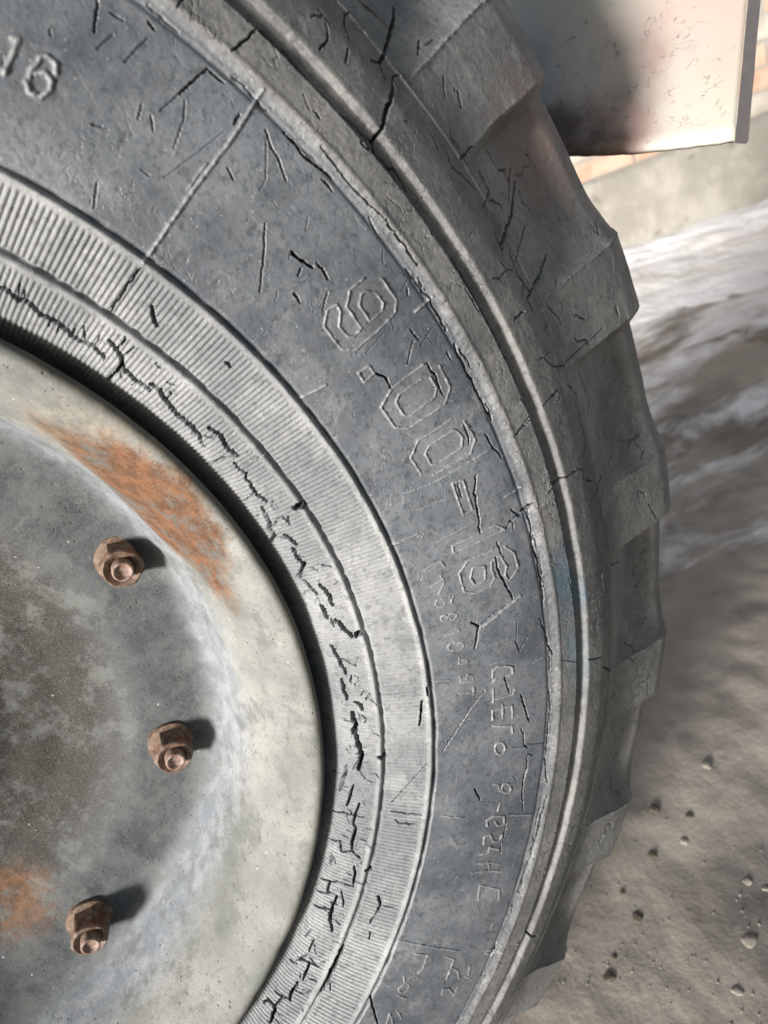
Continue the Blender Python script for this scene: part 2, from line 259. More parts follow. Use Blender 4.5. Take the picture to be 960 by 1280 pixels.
# ---- traced cracks, moulded lettering and lines (angle deg, radius mm)
FEAT = json.loads('''[["k",1.1,"",[[37.697,239.18],[36.99,239.49],[36.206,238.24],[35.925,239.31],[35.112,238.85],[34.34,237.51],[33.589,238.01],[32.763,237.97],[31.767,236.8],[30.621,237.32],[30.005,237.96],[29.537,237.27]]],["k",0.7,"",[[29.378,242.58],[28.35,241.22]]],["k",0.9,"",[[28.383,259.81],[28.035,258.19],[27.295,255.86]]],["k",0.8,"",[[30.442,267.69],[30.509,259.83],[30.456,249.8]]],["k",0.4,"",[[35.138,281.51],[34.622,274.63]]],["k",1.1,"",[[29.378,242.58],[28.561,241.39],[27.883,240.11],[27.315,237.43],[26.469,237.08],[25.493,236.72],[24.383,236.87]]],["k",0.9,"",[[27.427,237.51],[27.364,233.89],[27.38,230.2]]],["k",0.6,"",[[29.704,237.17],[28.833,236.89]]],["k",1.2,"",[[24.686,238.81],[23.817,239.14],[22.971,237.76],[21.989,236.89],[20.749,236.54],[19.634,236.85],[18.664,236.47],[18.145,235.1]]],["k",0.5,"",[[18.066,234.83],[17.327,234.54]]],["k",1.1,"",[[18.61,240.66],[17.774,241.69],[16.791,240.95],[15.906,240.25],[14.987,241.21]]],["k",0.6,"",[[14.664,238.6],[13.825,238.26],[13.159,239.28],[12.751,237.77]]],["k",0.6,"",[[15.513,231.61],[15.666,235.72],[15.166,240.91]]],["k",0.6,"",[[21.861,261.67],[21.328,261.61]]],["k",0.7,"",[[12.751,237.77],[12.033,238.31]]],["k",0.9,"",[[11.889,237.54],[10.923,237.12],[9.709,238.59]]],["k",0.9,"",[[9.407,235.91],[8.443,235.33],[7.465,234.81],[6.943,233.4],[5.881,233.61],[5.212,231.39]]],["k",0.4,"",[[7.626,240.22],[6.434,240.85]]],["k",1,"",[[5.68,237.06],[5.061,238.19],[4.231,238.96]]],["k",1.0,"",[[4.018,237.05],[2.9,236.64],[1.899,238.03],[1.074,235.22],[0.366,234.14]]],["k",0.8,"",[[0.061,234.84],[-1.178,236.11],[-2.009,237.25]]],["k",1.1,"",[[-0.859,239.55],[-1.693,241.02],[-2.708,241.21],[-3.587,241.25]]],["k",2.2,"",[[7.816,246.35],[7.937,249.07],[7.727,249.58]]],["k",1.1,"",[[-3.256,236.68],[-5.048,237.35]]],["k",1.3,"",[[-5.363,240.07],[-5.993,241.48],[-6.99,242.97],[-7.743,244.4]]],["k",2.0,"",[[-7.7,245.89],[-7.157,248.61]]],["k",1,"",[[-8.445,235.38],[-9.765,236.34],[-11.074,237.07],[-12.135,238.06]]],["k",1,"",[[-12.874,235.89],[-14.075,235.89],[-15.5,236.57]]],["k",1.1,"",[[-15.773,239.54],[-16.085,241.49],[-16.908,242.26]]],["k",1.5,"",[[-17.131,237.98],[-18.086,238.02],[-18.63,239.24],[-19.768,237.94],[-21.365,239.43],[-22.717,240.72],[-24.397,238.99]]],["k",0.4,"",[[-12.351,239.96],[-13.417,239.33]]],["k",1.4,"",[[-16.051,267.01],[-17.502,266.13],[-18.966,265.01]]],["k",0.4,"",[[-15.13,249.65],[-15.071,258.24]]],["k",1.8,"",[[-22.752,248.57],[-22.802,249.72]]],["k",1.2,"",[[-14.568,269.58],[-15.497,269.54]]],["k",1.1,"",[[-22.373,239.66],[-22.821,240.78],[-24.626,239.29]]],["k",0.8,"",[[-24.311,234.67],[-25.713,234.0],[-27.993,232.61]]],["k",0.7,"",[[-26.911,237.28],[-28.329,236.42],[-29.623,235.63]]],["k",0.7,"",[[-28.999,240.51],[-30.305,239.39],[-31.663,239.17]]],["k",0.5,"",[[-31.13,231.35],[-30.619,235.19],[-30.608,240.29]]],["k",0.9,"",[[-31.79,239.23],[-32.168,240.59],[-33.681,240.19],[-34.971,240.57]]],["k",0.5,"",[[-34.915,231.93],[-34.415,235.41]]],["k",0.6,"",[[-34.591,235.11],[-35.757,236.65],[-35.218,240.73],[-35.944,244.72]]],["k",0.5,"",[[-36.742,233.7],[-37.975,233.78]]],["k",0.7,"",[[-37.144,243.06],[-38.094,244.33],[-39.511,244.79]]],["k",0.6,"",[[-40.332,232.21],[-39.717,237.68],[-39.632,244.91]]],["k",0.6,"",[[-39.993,235.02],[-41.44,235.54],[-41.383,237.58],[-41.505,241.05]]],["k",0.6,"",[[-42.048,232.16],[-41.68,235.78]]],["k",0.4,"",[[-40.626,240.59],[-42.456,243.48]]],["k",0.6,"",[[-43.964,232.43],[-43.377,238.84]]],["k",1,"",[[-41.62,239.49],[-43.024,239.29],[-44.294,239.88],[-45.797,242.71]]],["k",0.8,"",[[-39.91,256.47],[-40.844,258.91],[-41.79,258.23]]],["k",0.4,"",[[-41.941,257.96],[-43.156,257.22]]],["k",0.6,"",[[-23.427,268.03],[-24.855,263.48],[-26.75,257.9],[-28.23,254.13]]],["k",0.5,"",[[-44.321,258.36],[-45.141,259.08]]],["k",0.5,"",[[-30.358,256.76],[-30.663,258.21],[-30.548,265.68]]],["k",0.4,"",[[-29.351,254.15],[-29.424,267.75]]],["k",1.6,"",[[-22.771,247.72],[-22.602,250.2]]],["k",1.6,"",[[-37.208,248.38],[-36.959,249.93]]],["k",0.6,"",[[-51.773,232.76],[-51.647,235.15]]],["k",0.8,"",[[-50.818,234.51],[-50.698,239.05],[-50.602,243.8]]],["k",0.8,"",[[-50.67,239.68],[-51.95,240.07],[-52.932,240.38]]],["k",1,"",[[-53.471,238.92],[-54.558,238.8],[-55.377,238.94],[-55.887,239.92]]],["k",0.6,"",[[-56.142,233.39],[-55.857,239.16]]],["k",1,"",[[-57.53,232.62],[-57.541,235.38],[-57.991,237.03],[-59.329,237.72]]],["k",0.7,"",[[-57.421,235.86],[-56.162,236.57]]],["k",0.5,"",[[-47.776,237.4],[-49.448,237.47]]],["k",1.5,"",[[-47.264,249.76],[-50.268,249.72],[-51.636,250.02],[-53.313,249.56]]],["r",0.75,"digit nine",[[19.322,316.85],[19.436,310.15],[18.811,305.38],[17.04,304.8],[16.955,300.78],[17.227,299.11],[18.17,298.77],[18.838,302.63],[19.393,303.18],[19.54,299.36],[18.879,294.63],[16.882,294.39],[16.213,298.49],[16.16,307.68],[16.257,318.27],[16.833,321.76],[18.529,322.02]]],["r",0.75,"digit nine",[[18.745,312.72],[18.308,309.35],[16.987,308.78],[16.991,315.16],[17.279,316.89],[18.215,317.0],[18.67,314.07],[18.745,312.72]]],["r",0.7,"square decimal point",[[14.669,298.81],[14.8,294.08],[13.945,293.66],[14.008,298.71],[14.669,298.81]]],["k",1.4,"",[[23.743,303.9],[23.019,304.01],[22.202,305.41]]],["k",1.1,"",[[22.146,307.69],[21.594,307.67],[20.927,306.67]]],["k",0.6,"",[[22.63,302.27],[22.463,299.69]]],["k",0.8,"",[[21.888,294.53],[21.193,293.86]]],["k",0.4,"",[[20.365,303.78],[19.735,298.24]]],["k",0.7,"",[[14.812,319.77],[13.78,320.29]]],["k",0.6,"",[[16.892,327.85],[16.498,326.44]]],["k",0.5,"",[[16.489,333.6],[16.017,331.84]]],["k",0.9,"",[[15.238,332.81],[14.193,332.31],[13.043,332.04]]],["k",1,"",[[13.892,299.49],[13.139,301.55],[12.404,300.95]]],["r",1.4,"",[[15.422,325.1],[15.363,333.83]]],["r",1.4,"",[[16.032,271.84],[15.63,281.82]]],["k",0.4,"",[[14.045,318.36],[13.032,311.48]]],["k",0.3,"",[[13.823,328.05],[13.383,319.15]]],["k",0.3,"",[[15.791,312.01],[15.481,300.78]]],["r",0.75,"digit zero",[[12.269,316.65],[12.325,301.08],[11.653,293.59],[9.708,294.13],[9.041,298.48],[8.912,316.21],[9.698,321.34],[11.45,321.82]]],["r",0.75,"digit zero",[[11.482,312.97],[11.628,302.3],[11.268,299.49],[10.136,299.44],[9.779,301.52],[9.814,313.62],[10.255,316.35],[11.199,316.19]]],["k",1,"",[[12.174,318.41],[11.547,317.85],[11.166,318.62],[10.291,317.73],[9.551,317.41]]],["r",0.75,"second digit zero",[[7.665,315.79],[7.69,306.61],[7.807,299.68],[6.936,293.7],[5.189,294.34]]],["r",0.75,"second digit zero",[[4.671,298.65],[4.518,316.49],[5.31,321.15],[6.945,320.06]]],["r",0.75,"second digit zero",[[6.888,314.38],[6.924,302.43],[6.532,299.38],[5.469,299.82],[5.295,302.58],[5.345,314.38],[5.981,316.51],[6.683,315.49],[6.888,314.38]]],["k",0.6,"",[[6.675,319.29],[5.685,319.11],[5.237,317.92]]],["k",0.9,"",[[5.177,326.18],[4.399,326.79],[3.443,328.41],[2.8,329.1]]],["k",1.2,"",[[11.918,332.11],[11.127,330.92],[10.166,331.05],[9.708,330.34],[9.102,331.43],[8.446,330.61],[6.978,331.42],[5.748,331.88]]],["k",0.5,"",[[11.89,327.5],[11.238,327.28]]],["r",0.8,"",[[4.605,284.64],[4.045,297.96],[4.052,306.03],[3.971,326.12]]],["k",0.35,"",[[3.859,297.53],[3.917,306.54],[3.835,317.34]]],["r",0.75,"hyphen",[[3.209,304.37],[3.015,309.19],[0.343,308.36],[0.325,303.81],[3.209,304.37]]],["k",0.5,"",[[2.943,306.75],[1.775,306.02]]],["k",1.2,"",[[2.797,315.56],[1.659,312.25],[-0.207,310.34],[-1.806,308.15]]],["k",0.9,"",[[-1.265,325.32],[-2.075,327.56]]],["k",1.1,"",[[-1.642,336.44],[-1.843,330.08],[-2.128,324.55],[-2.555,320.48]]],["k",0.7,"",[[-2.243,324.34],[-2.856,323.69]]],["r",1.1,"",[[-0.047,324.43],[-0.074,333.53]]],["r",0.75,"digit one",[[-1.715,294.69],[-1.819,316.24],[-2.549,319.68],[-2.346,294.36],[-1.715,294.69]]],["r",0.75,"digit six",[[-3.746,313.85],[-3.587,299.69],[-4.375,293.8],[-6.186,293.93],[-6.745,298.75],[-6.676,305.9],[-6.172,309.26],[-5.25,308.54],[-4.616,309.44],[-4.486,314.3],[-5.605,315.89],[-6.307,314.19],[-6.934,315.79],[-6.219,321.5],[-4.794,321.0],[-3.932,317.48]]],["r",0.75,"digit six",[[-4.685,305.47],[-4.408,300.69],[-5.209,298.12],[-5.978,299.32],[-5.908,304.57],[-5.002,305.79],[-4.685,305.47]]],["k",0.7,"",[[-3.258,314.62],[-4.424,315.18]]],["k",1.3,"",[[-4.426,312.05],[-5.525,311.67],[-6.95,313.4],[-8.646,315.89]]],["k",1.2,"",[[-2.593,332.53],[-3.794,332.64],[-5.006,331.22],[-5.888,332.12],[-7.925,332.2],[-9.7,332.15],[-10.74,331.26]]],["r",0.6,"",[[-0.774,289.14],[-0.72,298.6],[-0.628,307.61]]],["r",0.5,"",[[2.71,286.06],[2.333,299.56]]],["r",0.6,"small digit one",[[-2.842,279.91],[-2.637,281.89],[-2.597,287.83],[-3.306,288.88]]],["r",0.55,"small letter K",[[-4.542,280.54],[-4.206,287.17]]],["r",0.55,"small letter K",[[-5.503,282.66],[-4.61,286.6],[-3.853,285.89]]],["r",0.55,"small letter C",[[-6.03,283.7],[-5.999,281.38],[-6.309,280.34],[-6.696,281.24],[-6.794,283.49],[-6.484,284.52]]],["r",0.5,"small asterisk",[[-6.025,287.23],[-6.905,287.6]]],["r",0.5,"small asterisk",[[-6.171,288.86],[-6.738,286.56]]],["r",0.55,"small digit eight",[[-7.981,284.11],[-8.114,283.99],[-8.22,283.59],[-8.279,282.99],[-8.278,282.3],[-8.218,281.66],[-8.11,281.2],[-7.976,281.01],[-7.842,281.13],[-7.736,281.53],[-7.678,282.13],[-7.68,282.82],[-7.741,283.46],[-7.848,283.92],[-7.981,284.11]]],["r",0.55,"small digit eight",[[-8.075,288.22],[-8.205,288.09],[-8.303,287.64],[-8.35,286.94],[-8.338,286.15],[-8.267,285.42],[-8.153,284.9],[-8.021,284.69],[-7.889,284.82],[-7.788,285.27],[-7.741,285.96],[-7.755,286.75],[-7.826,287.48],[-7.941,288.0],[-8.075,288.22]]],["r",0.55,"second small digit one",[[-9.633,281.31],[-9.71,284.31],[-9.721,287.9],[-9.522,287.36]]],["r",0.6,"small digit zero",[[-11.24,288.54],[-11.413,288.16],[-11.522,287.14],[-11.546,285.66],[-11.495,284.09],[-11.374,282.71],[-11.195,281.77],[-10.995,281.45],[-10.814,281.81],[-10.689,282.79],[-10.645,284.18],[-10.701,285.74],[-10.846,287.19],[-11.039,288.19],[-11.24,288.54]]],["r",0.5,"small digit four",[[-12.311,285.8],[-12.968,284.99],[-13.088,288.98],[-12.687,288.87],[-12.688,286.65]]],["r",0.5,"small letter B",[[-14.226,284.64],[-14.887,285.02],[-15.18,290.86],[-14.621,290.74],[-14.304,288.28],[-14.896,287.62]]],["k",1.5,"",[[-9.359,294.12],[-9.978,297.26],[-10.774,295.69],[-11.994,293.42]]],["r",1.6,"",[[-10.063,299.42],[-9.407,308.4],[-8.684,319.45]]],["k",0.6,"",[[-9.799,298.9],[-9.27,305.38],[-8.963,311.99]]],["k",0.8,"",[[-11.394,328.14],[-12.183,329.35],[-12.976,330.63]]],["k",1,"",[[-13.035,331.49],[-14.35,332.2],[-15.252,334.13]]],["k",0.6,"",[[-12.685,314.22],[-13.734,315.66]]],["k",0.3,"",[[-10.805,316.34],[-12.701,314.45]]],["k",0.4,"",[[-13.734,315.66],[-12.486,321.76]]],["r",0.9,"",[[-15.28,322.57],[-15.082,331.49]]],["r",0.7,"",[[-12.196,300.77],[-12.15,304.58],[-12.092,310.98]]],["r",0.7,"",[[-13.976,300.1],[-14.048,308.22]]],["r",1.1,"letter C",[[-15.441,300.67],[-14.71,300.97],[-14.455,303.46],[-14.7,308.27],[-15.013,311.02],[-15.619,311.16],[-15.722,308.6]]],["r",1,"letter T",[[-15.909,300.51],[-15.605,302.31]]],["r",1,"letter T",[[-16.608,300.77],[-17.96,300.34]]],["r",0.8,"letter T",[[-17.694,300.52],[-17.732,307.38],[-17.724,310.66],[-17.266,311.97]]],["r",1.1,"letter E",[[-19.737,299.85],[-18.767,299.9],[-18.774,310.19],[-20.08,310.58]]],["r",1,"letter E",[[-18.482,305.1],[-19.848,305.06]]],["r",1,"letter P",[[-20.382,300.21],[-20.881,310.3],[-21.657,310.82]]],["r",1,"letter O",[[-22.972,306.78],[-23.234,306.59],[-23.417,305.87],[-23.488,304.77],[-23.442,303.56],[-23.276,302.43],[-23.024,301.61],[-22.736,301.27],[-22.47,301.46],[-22.28,302.16],[-22.203,303.22],[-22.253,304.42],[-22.425,305.56],[-22.684,306.42],[-22.972,306.78]]],["r",0.7,"small digit seven",[[-16.043,283.78],[-16.328,289.91]]],["r",0.9,"small digit seven",[[-15.823,290.89],[-16.582,290.63]]],["k",1,"",[[-15.609,306.84],[-16.335,307.68],[-17.417,308.88]]],["k",1.1,"",[[-17.91,315.04],[-19.141,316.85],[-21.062,320.49]]],["k",0.9,"",[[-21.422,315.64],[-22.247,317.37],[-23.207,317.72],[-23.589,320.19]]],["k",0.9,"",[[-24.282,320.56],[-25.918,320.78],[-27.166,319.71]]],["k",0.4,"",[[-23.027,310.84],[-23.345,317.78]]],["k",0.5,"",[[-23.244,320.03],[-23.599,330.86]]],["k",0.6,"",[[-24.212,320.52],[-24.52,323.96]]],["k",0.6,"",[[-15.443,332.57],[-16.566,332.32]]],["k",0.9,"",[[-18.472,332.2],[-20.05,332.8],[-21.716,332.46],[-23.683,332.57],[-25.118,332.25],[-27.047,333.84]]],["k",0.7,"",[[-22.181,274.79],[-19.619,282.66]]],["k",0.45,"",[[-19.619,282.66],[-17.792,289.5],[-16.509,296.58]]],["k",1,"",[[-25.636,320.58],[-26.954,319.54],[-28.356,320.35],[-30.227,322.33]]],["k",0.6,"",[[-26.218,333.11],[-27.621,334.83]]],["k",1,"",[[-26.699,292.28],[-28.121,295.99]]],["k",0.3,"",[[-28.279,296.45],[-28.639,306.57]]],["k",1.0,"",[[-30.402,312.88],[-31.47,313.26],[-32.617,313.84]]],["k",0.7,"",[[-33.161,312.94],[-34.465,313.91]]],["k",0.9,"",[[-30.816,334.21],[-32.208,335.29],[-34.095,334.72],[-35.72,333.99],[-37.513,333.83],[-38.908,334.02]]],["r",0.9,"",[[-30.184,312.65],[-30.756,328.93]]],["r",0.9,"",[[-29.541,277.68],[-29.786,287.91]]],["r",0.8,"lower letter O",[[-27.378,312.41],[-27.604,312.33],[-27.767,311.73],[-27.832,310.73],[-27.788,309.53],[-27.642,308.37],[-27.422,307.49],[-27.174,307.05],[-26.945,307.15],[-26.784,307.76],[-26.72,308.75],[-26.767,309.94],[-26.914,311.09],[-27.132,311.97],[-27.378,312.41]]],["r",0.8,"comma",[[-26.582,302.18],[-26.734,304.79],[-27.503,306.45]]],["r",0.8,"lower letter L",[[-28.813,307.49],[-29.563,306.61]]],["r",1.1,"lower digit eight",[[-31.02,301.99],[-30.43,301.44],[-30.001,304.72],[-30.279,311.18],[-31.154,312.11],[-31.18,308.22],[-30.688,306.15]]],["r",1.1,"lower digit two",[[-33.054,302.29],[-32.172,301.69],[-31.933,304.4],[-32.885,307.83],[-32.824,310.92],[-32.291,312.24]]],["r",1,"lower digit four",[[-34.213,301.8],[-33.992,306.08],[-33.416,306.13],[-33.856,312.26]]],["r",0.8,"lower letter A",[[-35.244,302.38],[-35.113,307.62],[-35.478,314.6]]],["r",0.8,"lower letter A",[[-35.038,307.51],[-35.951,309.66]]],["r",0.8,"lower letter M",[[-36.25,299.98],[-36.05,307.4],[-36.32,317.57]]],["r",0.8,"lower letter D",[[-39.273,308.33],[-37.64,306.7],[-38.279,319.74],[-39.465,321.67]]],["r",0.8,"",[[-44.358,271.27],[-44.432,283.0],[-44.918,307.65]]],["r",0.8,"",[[-44.942,326.42],[-44.993,336.06]]],["k",1.3,"",[[-51.274,270.57],[-52.928,277.35],[-54.016,282.08]]],["k",0.7,"",[[-39.882,256.82],[-40.976,258.84],[-42.08,258.29],[-43.251,257.12]]],["r",0.8,"bottom letter C",[[-45.509,283.21],[-45.462,290.78],[-47.008,291.22],[-47.62,289.65]]],["r",0.7,"bottom letter G",[[-48.205,282.74],[-48.905,284.74],[-48.181,290.96]]],["r",0.7,"bottom letter O",[[-49.094,287.74],[-49.265,288.26],[-49.477,288.27],[-49.688,287.74],[-49.858,286.79],[-49.953,285.61],[-49.965,284.49],[-49.889,283.64],[-49.728,283.16],[-49.514,283.16],[-49.289,283.63],[-49.1,284.47],[-48.995,285.6],[-48.998,286.78],[-49.094,287.74]]],["r",0.7,"bottom letter T",[[-50.343,283.82],[-50.568,289.35]]],["r",0.7,"bottom digit one",[[-51.999,287.55],[-52.826,292.94]]],["r",0.7,"bottom letter M",[[-53.787,286.38],[-52.485,284.8],[-53.662,290.16]]],["r",0.8,"bottom digit two",[[-45.526,300.84],[-45.85,307.24],[-48.095,308.19]]],["r",0.7,"bottom letter L",[[-46.784,307.98],[-47.146,313.25],[-47.97,316.04]]],["r",0.7,"bottom digit five",[[-46.583,319.41],[-47.881,321.98],[-47.683,319.11]]],["r",0.8,"bottom letter S",[[-49.776,309.61],[-49.216,309.11],[-49.012,311.82],[-49.715,317.75],[-48.792,317.82]]],["k",0.6,"",[[-39.992,332.53],[-41.072,333.91]]],["k",0.5,"",[[-42.107,323.19],[-42.898,322.27]]],["k",0.5,"",[[-49.763,330.94],[-52.298,329.39]]],["r",1.5,"",[[30.44,293.2],[30.457,296.12],[30.286,314.92],[30.341,335.03]]],["r",0.7,"",[[30.746,295.62],[30.665,305.59]]],["k",1.3,"",[[28.264,330.36],[27.39,330.4],[26.785,329.25],[25.978,330.13],[25.433,330.76],[24.727,331.48]]],["k",1,"",[[25.088,328.38],[24.265,328.4]]],["k",0.6,"",[[29.079,326.63],[28.285,323.7],[27.504,322.22],[26.654,319.35]]],["k",0.8,"",[[33.103,328.9],[32.116,328.87]]],["k",0.7,"",[[33.103,328.9],[33.648,317.41]]],["k",0.4,"",[[33.648,317.41],[34.055,309.42]]],["k",0.9,"",[[36.478,328.48],[36.029,327.64]]],["k",0.35,"",[[33.272,316.72],[32.816,311.79],[32.519,303.2]]],["k",0.6,"",[[35.623,336.31],[35.523,340.33]]],["k",0.8,"",[[32.585,337.09],[32.125,347.38]]],["k",0.7,"",[[31.927,349.74],[31.027,350.12]]],["k",0.6,"",[[31.027,350.12],[29.698,349.89],[28.373,349.1],[27.399,349.37],[26.752,348.33]]],["k",1,"",[[27.698,342.2],[27.21,341.81]]],["k",0.5,"",[[29.577,309.2],[28.94,307.6]]],["k",0.3,"",[[28.783,324.23],[27.528,314.7],[27.428,310.71]]],["k",0.3,"",[[30.797,316.93],[31.423,305.11],[32.145,294.14]]],["k",0.6,"",[[30.597,320.94],[30.621,324.64]]],["r",1.5,"",[[30.513,269.83],[30.457,296.12]]],["k",0.9,"",[[20.893,336.3],[19.267,336.02],[17.542,335.84]]],["r",1.2,"",[[0.753,269.48],[0.737,282.89]]],["r",0.9,"",[[-14.027,269.63],[-14.41,279.99]]],["r",1,"",[[-45.327,327.53],[-45.05,337.1]]],["k",0.6,"",[[38.789,324.67],[38.361,316.72]]],["k",0.5,"",[[38.093,324.0],[37.424,324.46]]],["k",0.6,"",[[23.64,303.22],[22.079,305.47]]],["k",0.6,"",[[26.25,335.46],[23.509,334.54],[21.027,336.19]]],["k",0.5,"",[[26.023,304.12],[24.875,296.16],[23.575,286.57]]],["k",0.6,"",[[27.9,348.71],[26.711,348.6],[25.886,350.53],[24.556,351.32],[24.213,351.82]]],["k",1,"",[[24.213,351.82],[23.677,349.8],[22.59,350.67],[22.22,352.37],[20.966,350.84]]],["k",1.6,"",[[28.839,391.58],[27.748,394.1]]],["k",0.6,"",[[27.748,394.1],[26.849,394.05]]],["k",1.9,"",[[27.131,408.15],[26.817,399.59],[26.574,388.9],[26.281,375.98]]],["k",1,"",[[26.271,374.83],[25.668,372.02]]],["k",2.4,"",[[25.143,373.44],[24.919,370.61],[24.706,363.39],[24.32,356.88],[24.213,351.82]]],["k",0.7,"",[[28.816,381.49],[29.049,378.05],[28.789,373.33],[28.27,369.98]]],["k",0.6,"",[[28.062,367.32],[27.762,362.64]]],["k",0.7,"",[[22.702,374.62],[21.159,371.63]]],["k",0.8,"",[[19.557,391.35],[19.711,379.6]]],["k",0.8,"",[[20.69,375.0],[19.871,372.48],[18.911,375.39],[17.946,377.65]]],["k",0.7,"",[[18.176,388.49],[16.968,387.78]]],["k",0.5,"",[[23.121,398.74],[22.433,392.95]]],["k",0.6,"",[[26.771,372.37],[26.351,375.9]]],["k",0.9,"",[[16.919,376.61],[16.399,375.76]]],["k",0.7,"",[[16.084,379.94],[15.03,380.09]]],["k",0.6,"",[[18.195,387.94],[16.949,386.91],[16.832,375.73]]],["k",0.6,"",[[18.387,405.23],[17.1,405.1],[16.671,411.83]]],["k",1.0,"",[[15.743,415.1],[15.285,405.11]]],["k",1.8,"",[[15.285,405.11],[14.813,395.37],[14.531,372.56]]],["k",1,"",[[15.499,374.3],[14.022,372.34]]],["k",0.6,"",[[13.524,402.15],[13.041,376.96]]],["k",1.4,"",[[13.64,376.27],[12.295,373.58],[10.878,377.05]]],["k",1.6,"",[[11.174,404.5],[10.888,392.58],[10.734,372.89]]],["k",1,"",[[10.734,372.89],[9.684,372.39]]],["k",0.6,"",[[10.211,447.54],[9.507,443.11]]],["k",1.1,"",[[10.366,367.38],[10.485,359.97]]],["k",0.8,"",[[16.343,350.67],[12.708,349.49],[10.627,349.78],[8.118,349.4],[4.414,348.44]]],["k",0.6,"",[[4.414,348.44],[3.793,337.65]]],["k",0.7,"",[[4.412,355.79],[4.396,367.89]]],["k",1,"",[[7.693,349.73],[5.907,348.69],[4.429,349.09]]],["k",0.7,"",[[4.1,347.53],[3.793,337.65]]],["k",1.4,"",[[-1.617,366.98],[-1.308,354.76],[-1.499,349.34],[-1.645,345.32]]],["k",1.2,"",[[-1.702,336.62],[-2.127,327.89]]],["k",1.2,"",[[-2.068,350.1],[-4.06,349.66],[-6.588,349.06],[-9.133,348.03]]],["k",0.9,"",[[3.856,377.44],[2.464,384.33],[1.404,378.75],[0.584,377.42]]],["k",0.9,"",[[0.102,379.2],[-0.884,376.13],[-1.297,370.39]]],["k",0.5,"",[[-0.884,376.13],[-2.32,374.3]]],["k",1.2,"",[[-4.148,387.65],[-4.739,373.95]]],["k",0.9,"",[[-4.413,372.26],[-5.045,370.26]]],["k",0.6,"",[[-4.177,398.23],[-3.86,404.78]]],["k",0.6,"",[[-2.845,369.64],[-3.545,375.21]]],["k",0.5,"",[[-1.167,398.19],[-2.257,398.07]]],["k",1.1,"",[[-11.417,385.83],[-12.34,400.53]]],["k",0.7,"",[[4.371,368.92],[4.362,359.45]]],["k",0.5,"",[[0.49,389.25],[1.056,397.5],[3.583,394.5]]],["k",0.6,"",[[5.265,375.51],[5.042,389.71],[4.876,404.39],[4.879,417.7]]],["k",1.2,"",[[-17.048,356.07],[-17.757,367.22]]],["k",1.3,"",[[-18.795,368.72],[-20.357,381.66]]],["k",0.7,"",[[-17.76,378.73],[-18.937,377.82]]],["k",0.5,"",[[-15.538,374.05],[-17.53,380.14]]],["k",0.5,"",[[-11.217,374.64],[-12.744,374.28]]],["r",0.8,"",[[-12.221,359.55],[-12.413,371.73],[-10.856,370.87]]],["k",0.8,"",[[-27.121,395.9],[-28.092,399.7]]],["k",0.6,"",[[-28.311,383.6],[-30.325,387.68]]],["k",0.4,"",[[-15.91,338.08],[-16.715,347.9]]],["k",1.6,"",[[-43.619,352.39],[-44.273,362.39]]],["k",0.8,"",[[-34.699,373.74],[-35.681,381.33]]],["k",0.6,"",[[-40.345,332.66],[-35.181,334.35],[-28.935,335.84]]],["r",1.9,"large digit one",[[41.357,293.96],[41.3,299.02],[41.253,303.79],[41.513,303.14]]],["r",1.9,"large digit six",[[39.216,301.39],[39.357,303.32],[39.787,303.95],[40.114,302.57],[40.274,298.69],[40.298,295.27],[39.967,293.0],[39.455,293.23],[39.144,296.25],[39.247,298.84],[39.666,299.81],[40.021,298.12]]],["k",0.4,"",[[37.58,319.34],[37.933,313.27]]],["k",0.4,"",[[36.142,324.69],[36.587,314.92]]],["k",0.4,"",[[40.022,309.15],[40.16,310.57]]],["k",0.5,"",[[36.704,294.7],[36.213,295.71]]],["k",0.4,"",[[34.993,307.79],[34.79,303.64]]],["k",0.4,"",[[34.353,306.84],[33.864,303.52]]],["k",0.4,"",[[33.444,292.11],[32.825,291.93]]]]''')
X2 = RR * np.cos(np.radians(TT)); Y2 = RR * np.sin(np.radians(TT))
dTH = TH[1] - TH[0]
def wobble(P, amp, step, seed):
    """subdivide a polyline (x, y metres) and jitter it like torn rubber"""
    r = random.Random(seed); out = [P[0]]
    for (a, b) in zip(P[:-1], P[1:]):
        L = math.hypot(b[0] - a[0], b[1] - a[1]); n = max(1, int(L / step))
        for i in range(1, n + 1):
            t = i / n; j = amp if i < n else 0
            out.append((a[0] + (b[0] - a[0]) * t + r.uniform(-j, j), a[1] + (b[1] - a[1]) * t + r.uniform(-j, j)))
    return out
def stroke_field(P, rad):
    """distance field and along-length parameter in the window round a polyline"""
    P = np.array(P); rr = np.hypot(P[:, 0], P[:, 1]); tt = np.degrees(np.arctan2(P[:, 1], P[:, 0]))
    i0 = np.searchsorted(R0[:], rr.min() - rad * 1.4) ; i1 = np.searchsorted(R0, rr.max() + rad * 1.4) + 1
    da = math.degrees(rad * 1.4 / rr.min()); j0 = np.searchsorted(TH, tt.min() - da); j1 = np.searchsorted(TH, tt.max() + da) + 1
    i0, j0 = max(0, i0 - 1), max(0, j0 - 1)
    sl = (slice(i0, i1), slice(j0, j1)); X = X2[sl]; Y = Y2[sl]
    if X.size == 0: return None
    D = np.full(X.shape, 9.0); T = np.zeros(X.shape); s0 = 0.0
    seg = np.hypot(*np.diff(P, axis=0).T); tot = max(seg.sum(), 1e-9)
    for k in range(len(P) - 1):
        a = P[k]; d = P[k + 1] - a; L2 = max(d @ d, 1e-12)
        t = np.clip(((X - a[0]) * d[0] + (Y - a[1]) * d[1]) / L2, 0, 1)
        dd = np.hypot(X - a[0] - t * d[0], Y - a[1] - t * d[1]); m = dd < D
        D = np.where(m, dd, D); T = np.where(m, (s0 + t * seg[k]) / tot, T); s0 += seg[k]
    return sl, D, T
